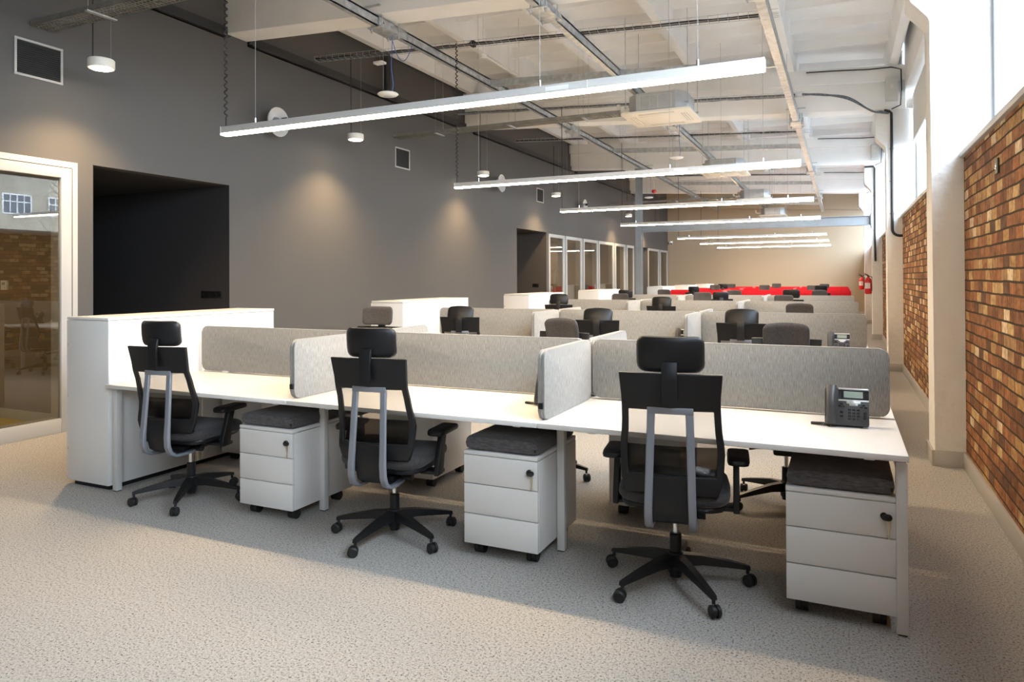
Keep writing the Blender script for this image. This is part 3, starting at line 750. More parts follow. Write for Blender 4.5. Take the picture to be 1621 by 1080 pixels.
CH = [
 (-.723, 3.371, 8, 0, 22, 'black chair with headrest pulled up to the right front desk, nearest the camera'),
 (-2.295, 3.346, 7, 0, -93, 'black chair with headrest and silver back bracket at the middle front desk'),
 (-3.915, 3.36, 8, 0, -128, 'black chair with headrest at the left front desk beside the white cabinet'),
]
for x, y, rz, dz, ba, lab in CH: place_chair(x, y, rz, lab, dz, ba - 90)
rnd = random.Random(5)
BK = [  # row, side, x, headrest top, place word
 (0, 1, -3.635, 1.215, 'left', 4), (0, 1, -2.00, 1.155, 'middle', -12), (0, 1, -.33, 1.155, 'right', 3),
 (1, 0, -3.80, 1.165, 'left', 12), (1, 0, -2.21, 1.165, 'middle', 4), (1, 0, -.83, 1.175, 'right', 0),
 (1, 1, -.442, 1.16, 'right', 0),
 (2, 0, -4.035, 1.21, 'left', 8), (2, 0, -2.367, 1.18, 'middle', -6),
 (2, 1, -3.59, 1.17, 'left', 0), (2, 1, -2.108, 1.20, 'middle', 10), (2, 1, -.862, 1.16, 'right', 0),
 (3, 0, -3.96, 1.205, 'left', 0), (3, 0, -2.19, 1.175, 'middle', 20), (3, 0, -.81, 1.225, 'right', -8),
 (3, 1, -3.63, 1.19, 'left', 0), (3, 1, -2.106, 1.18, 'middle', 0), (3, 1, -.402, 1.185, 'right', 5),
 (4, 0, -3.69, 1.20, 'left', 0), (4, 0, -.49, 1.235, 'right', 0),
 (4, 1, -3.437, 1.22, 'left', 0), (4, 1, -2.036, 1.22, 'middle', 0), (4, 1, -.76, 1.21, 'right', 0),
 (5, 0, -3.45, 1.24, 'left', 0),
 (5, 1, -3.461, 1.22, 'left', 0), (5, 1, -1.995, 1.235, 'middle', 0), (5, 1, -.526, 1.22, 'right', 0),
]
for r, side, x, top, nm, rot in BK:
    F = ROWS[r]['F']
    y = F + .17 if side == 0 else F + 1.6 + .02
    place_chair(x, y, rot + 180 * side, ('black chair seen from behind at the %s desk of the %s' if side == 0 else 'chair with grey fabric headrest facing us, %s, far side of %s') % (nm, RN[r]), top - 1.2, rnd.uniform(0, 72), {(1, 0): -24, (2, 0): -16, (0, 1): -22 if x > -3 else 0, (1, 1): -18, (3, 1): -15}.get((r, side), 0))

for x, y, lab in ((.015, 3.74, 'dark desk phone with grey display on the right desk of the front row'), (-1.475, 3.70, 'dark desk phone half hidden by the side screen on the middle front desk'),
                  (-.035, 7.33, 'desk phone just showing over the screen on the right desk of the second row'), (-1.47, 7.33, 'desk phone just showing beside the side screen on the middle desk of the second row'),
                  (-3.08, 7.33, 'desk phone by the side screen on the left desk of the second row')):
    t = use(phone0, 'phone'); t.location = (x, y, .74); tag(t, lab, 'phone', 'dark desk phones')

# cables hanging below the front row
def cable(name, pts, r, m, label, cat='cable', n=6, group=None):
    bm = new(); tube(bm, pts, r, n); o = obj(name, bm, m); return tag(o, label, cat, group)
def sag(p, q, s, n=10):
    p, q = Vector(p), Vector(q); return [p.lerp(q, i / n) - Vector((0, 0, s * 4 * (i / n) * (1 - i / n))) for i in range(n + 1)]
cable('power_cable', sag((-1.33, 3.98, .66), (-.93, 4.1, .66), .06), .003, M_CABLE, 'thin black cable looping just under the front row tabletop')
cable('power_cable', sag((-1.33, 4.02, .60), (-.80, 4.05, .66), .10), .003, M_CABLE, 'thin black cable hanging in a deeper loop below the front row tabletop')
cable('power_cable', sag((-1.30, 4.3, .68), (-1.0, 4.45, .5), .12) + sag((-1.0, 4.45, .5), (-1.45, 4.75, .02), .03)[1:], .003, M_CABLE, 'black cable dropping from the front row desk towards the carpet')
bm = new(); box(bm, -4.3, -.1, 3.90, 3.97, .60, .606); box(bm, -4.3, -.1, 3.90, 3.904, .606, .65); tag(obj('cable_tray', bm, M_WHITEMET), 'long narrow steel tray under the front row of desks', 'tray')
# ================================================================== ceiling equipment
LX0, LX1 = -4.30, -.37
LIGHT_Y = [d['F'] + .8 for d in ROWS]
def make_light(idx):
    Y = LIGHT_Y[idx]
    t = thing('linear_pendant_light', (0, Y, 0), 0, 'long aluminium linear lamp with glowing underside hung above the %s' % RN[idx], 'lamp', 'linear lamps above the desk rows')
    bm = new(); prism(bm, [(-.035, 2.568), (.035, 2.568), (.035, 2.618), (-.035, 2.618)], 'X', LX0, LX1, .002); obj('housing', bm, M_ALU, t)
    bm = new(); prism(bm, [(-.031, 2.555), (.031, 2.555), (.033, 2.5675), (-.033, 2.5675)], 'X', LX0 + .004, LX1 - .004); obj('diffuser', bm, M_LED, t)
    for x0 in (LX0 - .004, LX1 - .001):
        bm = new(); box(bm, x0, x0 + .005, -.0365, .0365, 2.553, 2.62, .001); obj('end_cap', bm, M_WHITEPL, t)
    bm = new(); box(bm, -1.356, -1.352, -.0362, .0362, 2.567, 2.6195); obj('joint', bm, M_WHITEPL, t)
    bm = new(); box(bm, -1.62, -1.47, -.0358, -.035, 2.58, 2.606); obj('sticker', bm, M_WHITEPL, t)
    for x in (-3.98, -1.67, -.72):
        top = zc(x) + .9
        bm = new(); cyl(bm, (x, 0, 2.618), (x, 0, 2.66), .007, n=10); g = obj('wire_grip', bm, M_CHROME, t)
        bm = new(); cyl(bm, (x, 0, 2.65), (x, 0, top), .0016, n=5); obj('suspension_wire', bm, M_WIRE, g)
    x = LX0 + .02; top = zc(x) + (.05 if idx else .6); bm = new()
    if idx < 2:
        n = int((top - 2.70) / .0045); pts = [(x, 0, 2.61), (x, 0, 2.70)] + [(x + .011 * math.cos(i * .55) * (1 if i % 2 or 1 else 0), .011 * math.sin(i * .55), 2.70 + i * .0045) for i in range(n)]
        tube(bm, pts, .006, 5)
    else: tube(bm, [(x, 0, 2.61), (x + .005, 0, 3.2), (x, 0, top)], .006, 5)
    obj('power_cord', bm, M_CABLE, t)
for i in range(7): make_light(i)

def make_pendant(y, label):
    x = -6.2; t = thing('wall_washer_pendant', (x, y, 0), 0, label, 'lamp', 'round pendant lamps along the grey wall')
    bm = new(); lathe(bm, [(.092, 3.408), (.109, 3.406), (.113, 3.410), (.113, 3.482), (.106, 3.490), (.02, 3.492)], n=40)
    o = obj('shade', bm, M_CREAMPL, t)
    bm = new(); lathe(bm, [(.083, 3.402), (.088, 3.4025), (.0915, 3.409)], n=32); obj('diffuser', bm, M_PEND, t)
    bm = new(); tube(bm, [(-.03, -.06, 3.48), (-.03, -.06, 3.8), (-.032, -.06, zc(x) + .2)], .006, 6); obj('power_cord', bm, M_CABLE, t)
    bm = new(); cyl(bm, (.05, .06, 3.485), (.05, .06, zc(x) + .2), .0016, n=5); obj('suspension_wire', bm, M_WIRE, t)
    ld = bpy.data.lights.new('lamp_light', 'SPOT'); ld.energy = 260; ld.color = (1, .68, .36); ld.spot_size = R(122); ld.spot_blend = .85; ld.shadow_soft_size = .08
    lo = bpy.data.objects.new('lamp_light', ld); COL.objects.link(lo); lo.parent = t; lo.location = (0, 0, 3.37)
for y, nm in ((4.33, 'nearest of the row, beside the big wall grille'), (8.11, 'second along the grey wall from the camera'), (12.03, 'third along the grey wall from the camera'),
              (15.82, 'fourth along the grey wall, above the dark alcove'), (22.18, 'fifth along the grey wall, beside the steel post'), (26.0, 'farthest along the grey wall')):
    make_pendant(y, 'round cream pendant lamp, ' + nm)

def make_vent(y, label):
    t = thing('wall_vent', (XW, y, 3.313), 0, label, 'vent', 'black slatted wall grilles')
    bm = new()
    for q in ((0, .44, 0, .022), (0, .44, .323, .345), (0, .022, .022, .323), (.418, .44, .022, .323)): box(bm, 0, .012, *q, .002)
    obj('frame', bm, M_SKIRT, t)
    bm = new(); box(bm, 0, .002, .022, .418, .022, .323); obj('backing', bm, M_SLOT, t)
    bm = new()
    for k in range(15):
        z = .032 + k * .0198; prism(bm, [(.002, z + .008), (.010, z), (.0105, z + .0015), (.0025, z + .0095)], 'Y', .022, .418)
    obj('slats', bm, mat('dark_grey_slat_paint', (.05, .05, .05), .5), t)
make_vent(3.882, 'large black slatted grille in a pale frame at top left, beside the nearest pendant')
make_vent(9.88, 'black slatted grille high on the grey wall below the middle perforated tray')
make_vent(15.92, 'small far black slatted grille high on the grey wall before the middle alcove')

def make_speaker(y, label):
    t = thing('wall_loudspeaker', (XW, y, 3.475), 0, label, 'loudspeaker', 'round wall loudspeakers')
    bm = new(); lathe(bm, [(.03, 0), (.03, .08), (.10, .10), (.17, .15), (.19, .18), (.188, .188), (.165, .175), (.12, .150), (.07, .14)], n=36, axis='X'); obj('bowl', bm, mat('grey_white_plastic', (.50, .50, .49), .35), t)
    bm = new(); lathe(bm, [(.07, .138), (.06, .165), (.03, .18)], n=24, axis='X'); obj('cone', bm, M_GREYPL, t)
    bm = new(); cyl(bm, (.16, .09, .04), (.22, .12, .055), .035, .028, n=16); obj('driver', bm, M_BLACK, t)
make_speaker(7.0, 'round pale loudspeaker on the grey wall behind the left end of the nearest linear lamp')
make_speaker(13.6, 'round pale loudspeaker on the grey wall behind the second linear lamp')
make_speaker(19.0, 'round pale loudspeaker on the grey wall above the third linear lamp')

# ---- long galvanised channels and their cross members
def make_channel(x, wd, label):
    t = thing('steel_channel', (x, 0, 0), 0, label, 'ceiling rail', 'galvanised channels running the length of the roof')
    zt = zc(x) - .015; zb = zt - .12; h = wd / 2
    bm = new(); prism(bm, [(-h, zb), (h, zb), (h, zb + .02), (h - .003, zb + .02), (h - .003, zb + .003), (-h + .003, zb + .003), (-h + .003, zt - .003), (h - .003, zt - .003), (h - .003, zt - .02), (h, zt - .02), (h, zt), (-h, zt)][::-1], 'Y', Y0 + .1, 29.9)
    obj('profile', bm, M_GALV, t)
    bm = new(); prism(bm, [(h - .004, zb + .001), (h, zb + .001), (h, zt - .001), (h - .004, zt - .001)], 'Y', Y0 + .1, 29.9); obj('web', bm, M_GALV, t)
    for yc in COLS[1:]:
        bm = new(); box(bm, -h - .07, h + .07, yc - .02, yc + .42, zb - .012, zb - .004, .001)
        box(bm, h, h + .012, yc + .02, yc + .55, zb + .01, zt - .01, .001)
        box(bm, -h - .10, h + .10, yc - .10, yc - .075, zt + .06, zt + .075)
        hg = obj('splice_plate', bm, M_GALV, t)
        for sx in (-1, 1):
            for yy in (yc + .03, yc + .34):
                bm = new(); cyl(bm, (sx * (h + .045), yy, zb - .05), (sx * (h + .045), yy, zt + .014), .007, n=8); cyl(bm, (sx * (h + .045), yy, zb - .03), (sx * (h + .045), yy, zb - .014), .015, n=6); obj('threaded_rod', bm, M_GALV, hg)
        for k in range(3):
            bm = new(); cyl(bm, (h + .012, yc + .1 + .15 * k, zt - .05), (h + .024, yc + .1 + .15 * k, zt - .05), .014, n=6); obj('bolt', bm, M_GALV, hg)
    return t
CHX = [-4.55, -2.66, -.66]
make_channel(CHX[0], .05, 'long galvanised roof channel nearest the dark grey wall')
make_channel(CHX[1], .07, 'long galvanised roof channel in the middle, passing beside the ceiling cassettes')
make_channel(CHX[2], .09, 'long galvanised roof channel nearest the windows')
n_ = 0
YN = {3.0: 'first', 9.0: 'second', 15.0: 'third', 21.0: 'fourth', 27.0: 'fifth'}
for yy in (3.0, 9.0, 15.0, 21.0, 27.0):
    for a, b, w_ in ((CHX[0], CHX[1], 'left'), (CHX[1], CHX[2], 'right')):
        bm = new(); prism(bm, [(a + .03, zc(a) - .125), (b - .04, zc(b) - .125), (b - .04, zc(b) - .03), (a + .03, zc(a) - .03)], 'Y', yy - .004, yy + .004)
        for dz in (-.125, -.034): prism(bm, [(a + .03, zc(a) + dz), (b - .04, zc(b) + dz), (b - .04, zc(b) + dz + .004), (a + .03, zc(a) + dz + .004)], 'Y', yy + .0042, yy + .05)
        tag(obj('cross_channel', bm, M_GALV), 'short galvanised cross member joining the %s roof channels, %s from the camera' % ('left and middle' if w_ == 'left' else 'middle and right', YN[yy]), 'ceiling rail', 'galvanised cross members')

# ---- ceiling cassettes
def make_ac(y, label):
    x, z = -2.30, 3.70
    t = thing('ceiling_cassette', (x, y, z), 0, label, 'air conditioner', 'white ceiling cassette air conditioners')
    bm = new(); h = .475; cushion_pts = rrect(-h, h, -h, h, .03)
    prism(bm, [(p[0], p[1]) for p in cushion_pts], 'Z', .0, .028, .006)
    pn = obj('panel', bm, M_CREAMPL, t)
    bm = new(); box(bm, -.26, .26, -.26, .26, -.006, .001, .004); obj('intake_grille', bm, M_CREAMPL, pn)
    for k in range(4):
        M = Matrix.Rotation(R(90 * k), 4, 'Z')
        bm = new()
        for q in (.315, .350, .385): box(bm, -.25, .25, q, q + .008, -.002, .001, 0, M)
        obj('air_slot', bm, M_SKIRT, pn)
        bm = new(); box(bm, -.25, .25, .326, .346, -.006, .0, .002, M); obj('louvre', bm, M_CREAMPL, pn)
    bm = new(); a, c = .40, .13
    prism(bm, [(-a + c, -a), (a - c, -a), (a, -a + c), (a, a - c), (a - c, a), (-a + c, a), (-a, a - c), (-a, -a + c)], 'Z', .03, .29, .004)
    bd = obj('body', bm, mat('zinc_sheet', (.50, .52, .53), .4, metal=.55, var=(9, .06)), t)
    bm = new()
    for q in ((-.22, .22, .07, .076), (-.22, .22, .25, .256), (-.22, -.214, .07, .256), (.214, .22, .07, .256), (-.08, -.076, .07, .25), (.03, .034, .07, .25)): box(bm, q[0], q[1], -.405, -.4, q[2], q[3])
    obj('foil_tape_marks', bm, M_SILVER, bd)
    for sx in (-1, 1):
        for sy in (-1, 1):
            bm = new(); cyl(bm, (sx * .43, sy * .36, .1), (sx * .43, sy * .36, zc(x) - z + .9), .005, n=6); box(bm, min(sx * .39, sx * .45), max(sx * .39, sx * .45), sy * .36 - .02, sy * .36 + .02, .12, .125); cyl(bm, (sx * .43, sy * .36, .105), (sx * .43, sy * .36, .14), .011, n=6)
            obj('hanger_rod', bm, M_GALV, t)
    bm = new(); tube(bm, [(-.40, -.1, .13), (-.55, -.1, .13), (-.60, -.1, .15), (-.61, -.1, .24)], .028, 12); obj('drain_pipe', bm, M_CREAMPL, t)
    bm = new(); tube(bm, [(-.38, .12, .24), (-.46, .16, .27), (-.52, .20, .27)], .032, 12); obj('insulated_pipe', bm, mat('tan_pipe_insulation', (.55, .42, .28), .8), t)
for y, nm in ((10.0, 'nearest, just past the nearest linear lamp'), (16.05, 'second from the camera'), (21.95, 'third from the camera'), (27.95, 'farthest from the camera')):
    make_ac(y, 'square cream ceiling air conditioner with zinc box, ' + nm)

# ---- perforated trays from the grey wall to the cassettes
def make_perf(y, xe, label):
    z = 3.79; t = thing('perforated_cable_tray', (0, y, z), 0, label, 'cable tray', 'perforated cable trays')
    bm = new(); x0, x1 = XW + .01, xe
    box(bm, x0, x1, -.10, -.097, 0, .05); box(bm, x0, x1, .097, .10, 0, .05)
    for q in (-.10, -.052, -.012, .044, .088): box(bm, x0, x1, q, q + .014, 0, .002)
    n = int((x1 - x0) / .045)
    for k in range(n):
        xx = x0 + k * .045
        for a, b in ((-.086, -.052), (-.038, -.012), (.002, .044), (.058, .088)): box(bm, xx, xx + .014, a, b, 0, .002)
    obj('tray', bm, M_GALVD, t)
    for xx in (-5.9, -4.6, -3.4):
        if xx > x1: continue
        bm = new(); box(bm, xx - .02, xx + .02, -.14, .14, -.015, -.002); h = obj('hanger', bm, M_GALV, t)
        bm = new(); cyl(bm, (xx, -.12, -.01), (xx, -.12, zc(xx) - z + .9), .002, n=5); cyl(bm, (xx, .12, -.01), (xx, .12, zc(xx) - z + .9), .002, n=5); obj('hanger_wire', bm, M_CHROME, h)
make_perf(4.12, -2.8, 'dull perforated steel tray crossing the top left corner above the nearest pendant')
make_perf(9.9, -2.85, 'dull perforated steel tray from the grey wall to the nearest cassette')
make_perf(15.9, -2.85, 'dull perforated steel tray from the grey wall to the second cassette')
make_perf(21.9, -2.85, 'dull perforated steel tray from the grey wall to the third cassette')

# ---- wire basket trays with cable bundles
def make_basket(y, x0, x1, dz, label, m, r=.016, drop=None):
    t = thing('wire_basket_tray', (0, y, 0), 0, label, 'cable tray', 'wire basket trays across the roof')
    bm = new(); Z = lambda x: zc(x) + dz
    for yy, h in ((-.05, 0), (0, 0), (.05, 0), (-.05, .05), (.05, .05)): cyl(bm, (x0, yy, Z(x0) + h), (x1, yy, Z(x1) + h), .0025, n=5)
    x = x0
    while x < x1:
        tube(bm, [(x, -.05, Z(x) + .055), (x, -.05, Z(x)), (x, .05, Z(x)), (x, .05, Z(x) + .055)], .0025, 4); x += .10
    obj('basket', bm, M_GALV, t)
    rnd = random.Random(int(y * 10)); 
    for k in range(3):
        bm = new(); pts = []; x = x0; off = (k - 1) * .022
        while x < x1: pts.append((x, off + rnd.uniform(-.008, .008), Z(x) + .014 + rnd.uniform(0, .012))); x += .17
        tube(bm, pts, r * (.8 + .2 * k), 6); obj('cable_bundle', bm, m, t)
    return t
b1 = make_basket(7.6, -6.45, -.56, .0, 'wire basket tray with black cables crossing the roof just past the nearest beam', M_CABLE, .011)
bm = new(); rr = random.Random(2); pts = [(-4.05 + .035 * math.cos(i * .9), .0 + .03 * math.sin(i * 1.3), zc(-4.05) + .02 + .035 * math.sin(i * .9)) for i in range(40)]; tube(bm, pts, .008, 5); obj('cable_coil', bm, M_CABLE, b1)
b2 = make_basket(11.4, -6.4, -.5, .06, 'wire basket tray with thick grey cables behind the nearest cassette', M_GREYC, .018)
bm = new(); z = zc(-.5) + .08
for k in range(3): tube(bm, smooth_pts([(-.52, k * .02, z + k * .01), (-.25, .15 + k * .02, z + .01), (.1, .45, z - .03 + k * .012), (.42, .70 + k * .01, 3.98), (.56, .82, 3.96 + k * .01), (.66, .86, 3.95)]), .014, 6)
obj('cable_bundle', bm, M_GREYC, b2)
make_basket(14.0, -6.4, -.5, .0, 'wire basket tray with black cables between the nearest and second cassettes', M_CABLE, .011)
make_basket(20.0, -6.4, -.5, .0, 'wire basket tray with dark cables above the steel cross beam', M_CABLE, .011)

# ---- wireless access points, sensors
def make_ap(x, y, z, label):
    t = thing('wireless_access_point', (x, y, z), 0, label, 'access point', 'white disc access points')
    bm = new(); lathe(bm, [(.05, -.022), (.10, -.012), (.118, .004), (.105, .016), (.04, .02)], n=32); obj('shell', bm, M_WHITEPL, t)
    bm = new(); lathe(bm, [(.03, -.026), (.045, -.0245), (.05, -.021)], n=24); obj('badge', bm, M_SILVER, t)
    bm = new(); cyl(bm, (-.06, 0, .015), (-.06, 0, zc(x) - z + .0), .0018, n=5); obj('suspension_wire', bm, M_WIRE, t)
    bm = new(); tube(bm, [(.05, 0, .015), (.06, .02, .1), (.045, 0, .3), (.05, .02, zc(x) - z - .1)], .004, 5); obj('data_cable', bm, M_BLUEC, t)
make_ap(-4.57, 6.56, 3.50, 'white disc access point on a blue cable below the nearest roof beam')
make_ap(-2.56, 12.2, 3.50, 'white disc access point hanging above the right part of the second linear lamp')
make_ap(-4.49, 17.98, 3.50, 'far white disc access point hanging beside the steel post')
cable('data_cable', sag((-4.56, 6.62, 4.155), (-4.54, 7.0, 4.17), .22, 14), .004, M_BLUEC, 'blue cable looping under the roof channel above the nearest access point')
t = thing('motion_sensor', (-5.42, 7.6, 4.25), 0, 'small flat white sensor box under the nearest wire tray', 'sensor')
bm = new(); box(bm, -.07, .07, -.05, .05, -.015, .015, .004); obj('housing', bm, M_WHITEPL, t)
bm = new(); cyl(bm, (0, 0, .015), (0, 0, .11), .002, n=5); obj('hanger', bm, M_CHROME, t)
t = thing('smoke_detector', (-4.3, 8.35, 4.40), 0, 'small round white smoke detector at the end of a thin white conduit', 'smoke detector')
bm = new(); lathe(bm, [(.02, -.035), (.04, -.03), (.05, -.01), (.05, .015)], n=20); obj('housing', bm, M_WHITEPL, t)
bm = new(); tube(bm, [(0, 0, .012), (0, .9, .02), (0, 1.15, .02)], .008, 6); cyl(bm, (0, 1.15, .02), (0, 1.15, .88), .006, n=6); cyl(bm, (0, 0, .015), (0, 0, .88), .003, n=6); obj('conduit', bm, M_WHITEPL, t)
t = thing('red_sounder', (-4.6, 19.0, 3.78), 0, 'small red fire sounder under the roof near the steel post', 'sounder')
bm = new(); lathe(bm, [(.03, -.05), (.055, -.04), (.06, .0), (.05, .04)], n=20); obj('housing', bm, M_REDPAINT, t)
bm = new(); cyl(bm, (0, 0, .04), (0, 0, 1.50), .006, n=6); obj('conduit', bm, M_WHITEPL, t)

# ---- wall-side down pipe, electrical boxes, black conduits
bm = new(); zz = 4.40; cyl(bm, (-6.6, 9.45, 4.45), (-6.6, 9.45, 5.2), .055, n=16); cyl(bm, (-6.6, 9.45, 4.45), (-6.6, 9.45, 4.50), .065, n=16); tag(obj('vent_pipe', bm, M_ROOFD), 'short black vertical pipe at the top of the grey wall', 'pipe')
for i, (yc, nm) in enumerate(((12.3, 'nearer'), (18.3, 'farther'))):
    t = thing('junction_box', (.70, yc - .07, 4.12), 0, 'grey-white junction box on the roof beam over the %s window pier' % ('second' if i == 0 else 'third'), 'junction box', 'junction boxes on the beams')
    bm = new(); box(bm, -.085, .085, -.10, 0, 0, .34, .006); obj('body', bm, mat('pale_grey_enamel', (.58, .58, .56), .5), t)
    bm = new(); box(bm, -.075, .075, -.106, -.10, .01, .33, .003); l = obj('cover', bm, mat('pale_grey_enamel'), t)
    bm = new(); box(bm, -.02, .03, -.112, -.106, .17, .24, .003); obj('knob', bm, M_SILVER, l)
for yc, nm in ((12.3, 'second'), (18.3, 'third'), (24.3, 'fourth')):
    y = yc - .085; bm = new(); pts = [(-.5, y, zc(-.5) + .62)] + [(x, y - .005 * (i % 2), zc(x) + .62 - .006 * (i % 3)) for i, x in enumerate((-.2, .1, .4, .7))] + [(.83, y, zc(.8) + .58), (.835, y, 4.30), (.82, y, 4.05), (.70, y, 4.0)]
    tube(bm, pts, .009, 6); tag(obj('black_cable', bm, M_CABLE), 'thin black cable clipped along the roof beam at the %s window pier' % nm, 'cable', 'cables along the beams')
def pipe(yc, pts, label, clips):
    t = thing('conduit_pipe', (0, yc, 0), 0, label, 'pipe', 'black conduits on the window piers')
    bm = new(); tube(bm, pts, .020, 12); obj('pipe', bm, M_CABLE, t)
    for z in clips:
        bm = new(); box(bm, pts[2][0] - .032, pts[2][0] + .032, -.006, .034, z, z + .02, .002); obj('clip', bm, M_SKIRT, t)
def bend_pts(x, z0, z1, xe):
    out = [(.60, -.034, z0 + .02), (x - .03, -.034, z0), (x, -.034, z0 - .03), (x, -.034, (z0 + z1) / 2)]
    for i in range(7):
        a = R(90 * i / 6); out.append((x + .10 * (1 - math.cos(a)), -.034, z1 - .10 * math.sin(a) + .1))
    return out + [(xe, -.034, z1)]
pipe(12.3, bend_pts(.70, 3.98, 2.07, .85), 'black conduit dropping down the second window pier and bending into the brick', (3.4, 2.9, 2.4))
pipe(18.3, [(.48, -.034, 3.98), (.66, -.034, 3.98), (.69, -.034, 3.94), (.69, -.034, 3), (.69, -.034, 1.8)], 'black conduit running straight down the third window pier', (3.3, 2.5))
# ---- steel post and cross beam in the middle of the hall
t = thing('steel_post', (-4.86, 18.4, 0), 0, 'tall grey H-section steel post standing beyond the fourth desk row', 'post')
bm = new(); box(bm, -.08, .08, -.08, -.07, 0, zc(-4.86)); box(bm, -.08, .08, .07, .08, 0, zc(-4.86)); box(bm, -.005, .005, -.07, .07, 0, zc(-4.86)); obj('profile', bm, M_IBEAM, t)
bm = new(); box(bm, -.13, .13, -.13, .13, 0, .015); obj('base_plate', bm, M_IBEAM, t)
t = thing('steel_beam', (0, 18.4, 2.64), 0, 'blue-grey steel I-beam spanning from the post to the third window pier', 'beam')
bm = new(); prism(bm, [(-.07, 0), (.07, 0), (.07, .012), (.005, .02), (.005, .205), (.07, .213), (.07, .225), (-.07, .225), (-.07, .213), (-.005, .205), (-.005, .02), (-.07, .012)], 'X', -4.78, .60, 0); 
obj('profile', bm, M_IBEAM, t)
bm = new(); box(bm, .60, .625, -.11, .11, -.06, .28, .003); ep = obj('end_plate', bm, M_IBEAM, t)
for z in (-.03, .25):
    for yy in (-.07, .085): bm = new(); cyl(bm, (.59, yy, z), (.60, yy, z), .012, n=6); obj('bolt', bm, M_GALV, ep)
# ---- fire extinguishers, camera, sockets, thermostat, coat stand
def make_ext(x, y, z, label):
    t = thing('fire_extinguisher', (x, y, z), 0, label, 'fire extinguisher', 'red fire extinguishers on the piers')
    bm = new(); lathe(bm, [(.05, 0), (.072, .015), (.075, .05), (.075, .30), (.06, .355), (.03, .38), (.022, .40)], n=24); obj('cylinder', bm, M_REDPAINT, t)
    bm = new(); cyl(bm, (0, 0, .39), (0, 0, .44), .02, n=12); tube(bm, [(0, -.0, .43), (-.06, -.02, .45), (-.10, -.03, .44)], .009, 8); tube(bm, [(0, 0, .44), (-.06, -.02, .475), (-.09, -.03, .49)], .007, 8); obj('valve', bm, M_BLACK, t)
    bm = new(); tube(bm, [(.02, -.03, .41), (.07, -.06, .40), (.085, -.06, .30), (.08, -.06, .12), (.08, -.06, .08)], .010, 8); obj('hose', bm, M_RUBBER, t)
    bm = new(); lathe(bm, [(.0757, .13), (.0757, .26)], n=24); bmesh.ops.delete(bm, geom=[v for v in bm.verts if v.co.y > -.01 or v.co.x > .05], context='VERTS'); obj('paper_label', bm, mat('extinguisher_label_print', (.75, .62, .58), .5), t)
make_ext(.55, 18.46, 1.04, 'red fire extinguisher on the third window pier, in shade')
make_ext(.545, 24.4, 1.04, 'red fire extinguisher on the fourth window pier, brightly lit')
t = thing('security_camera', (-6.6, 30.14, 2.93), 0, 'small white dome security camera in the far left corner', 'security camera')
bm = new(); lathe(bm, [(.03, -.09), (.06, -.075), (.075, -.04), (.075, 0), (.09, .01), (.09, .05)], n=24); obj('housing', bm, M_WHITEPL, t)
bm = new(); cyl(bm, (.03, -.06, -.05), (.05, -.10, -.06), .03, n=14); obj('lens', bm, M_BLACKGL, t)
bm = new(); box(bm, -.03, .03, .0, .105, .02, .05); obj('bracket', bm, M_WHITEPL, t)
def make_socket(x, y, z, n, label):
    t = thing('wall_socket', (x, y, z), 0, label, 'socket')
    bm = new(); box(bm, -.042 * n, .042 * n, -.012, 0, -.042, .042, .004); fr = obj('plate', bm, M_BLACKGL, t)
    for k in range(n):
        xx = -.042 * n + .042 + .084 * k - .0; xx = (k - (n - 1) / 2) * .082
        bm = new(); lathe(bm, [(.030, -.0135), (.026, -.0135), (.022, -.005), (.01, -.005)], (xx, 0, 0), 20, 'Y'); obj('outlet', bm, M_BLACK, t)
make_socket(-7.05, 6.356, 1.265, 4, 'black four-gang socket strip on the wall of the nearest dark alcove')
make_socket(-7.05, 16.549, 1.26, 2, 'small black socket on the wall of the middle alcove')
t = thing('wall_socket', (XB, 5.0, 2.10), 0, 'small dark metal outlet box set in the nearest brick wall', 'socket')
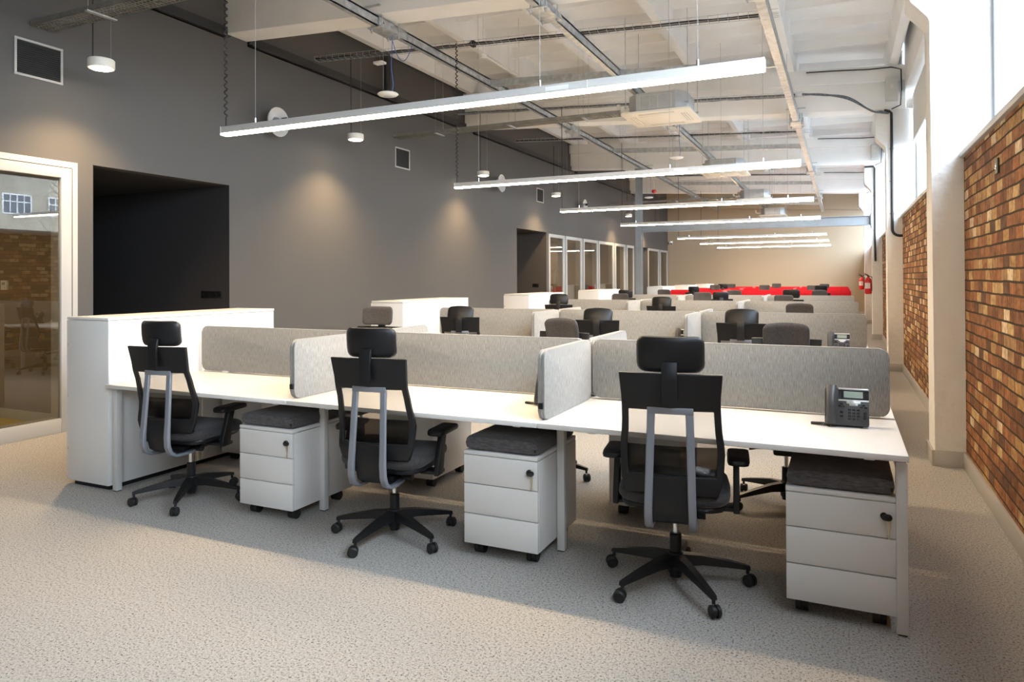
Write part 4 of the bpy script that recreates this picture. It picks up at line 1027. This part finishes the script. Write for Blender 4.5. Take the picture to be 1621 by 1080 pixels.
bm = new(); box(bm, -.012, .0, -.04, .04, -.045, .045, .004); obj('plate', bm, M_ROOFD, t); bm = new(); box(bm, -.016, -.011, -.012, .016, -.02, .014, .002); obj('outlet', bm, M_CHROME, t)
t = thing('thermostat', (-8.02, 4.53, 1.40), 0, 'small white thermostat on the tan wall behind the front glass', 'thermostat')
bm = new(); box(bm, -.05, .05, -.022, 0, -.05, .05, .004); obj('body', bm, M_WHITEPL, t); bm = new(); box(bm, -.03, .03, -.024, -.021, 0, .03); obj('display', bm, M_LCD, t)
bm = new(); box(bm, .02, .035, -.024, -.021, -.035, -.02); obj('button', bm, M_SKIRT, t)
t = thing('coat_stand', (-7.75, 19.65, 0), 0, 'white coat stand behind the glass panel left of the steel post', 'coat stand')
bm = new(); cyl(bm, (0, 0, .02), (0, 0, 1.70), .028, n=16); lathe(bm, [(.028, 1.70), (.03, 1.72), (.01, 1.74)], n=16); obj('pole', bm, M_WHITEMET, t)
bm = new(); lathe(bm, [(.20, 0), (.20, .015), (.05, .03)], n=28); obj('foot', bm, M_WHITEMET, t)
for k in range(4):
    a = R(90 * k + 20); bm = new(); tube(bm, [(0, 0, 1.62), (.08 * math.cos(a), .08 * math.sin(a), 1.64), (.13 * math.cos(a), .13 * math.sin(a), 1.69)], .007, 6); obj('hook', bm, M_CHROME, t)
# lamps inside the glazed rooms
def room_lamp(x, y, e, label):
    t = thing('ceiling_lamp', (x, y, 2.70), 0, label, 'lamp')
    bm = new(); lathe(bm, [(.16, -.045), (.17, -.04), (.17, 0)], n=28); obj('shade', bm, M_WHITEPL, t)
    bm = new(); lathe(bm, [(.15, -.0485), (.158, -.046)], n=28); obj('diffuser', bm, mat('room_lamp_glow_%d' % e, (.9, .9, .85), .5, emit=(1, .82, .58), estr=e), t)
room_lamp(-8.0, 2.6, 260, 'round ceiling lamp in the room with the mustard carpet')
room_lamp(-7.9, 18.3, 90, 'round ceiling lamp in the glazed room by the coat stand')
room_lamp(-7.9, 22.5, 90, 'round ceiling lamp in the glazed room beside the steel post')
room_lamp(-7.9, 28.5, 25, 'round ceiling lamp in the farthest glazed room')
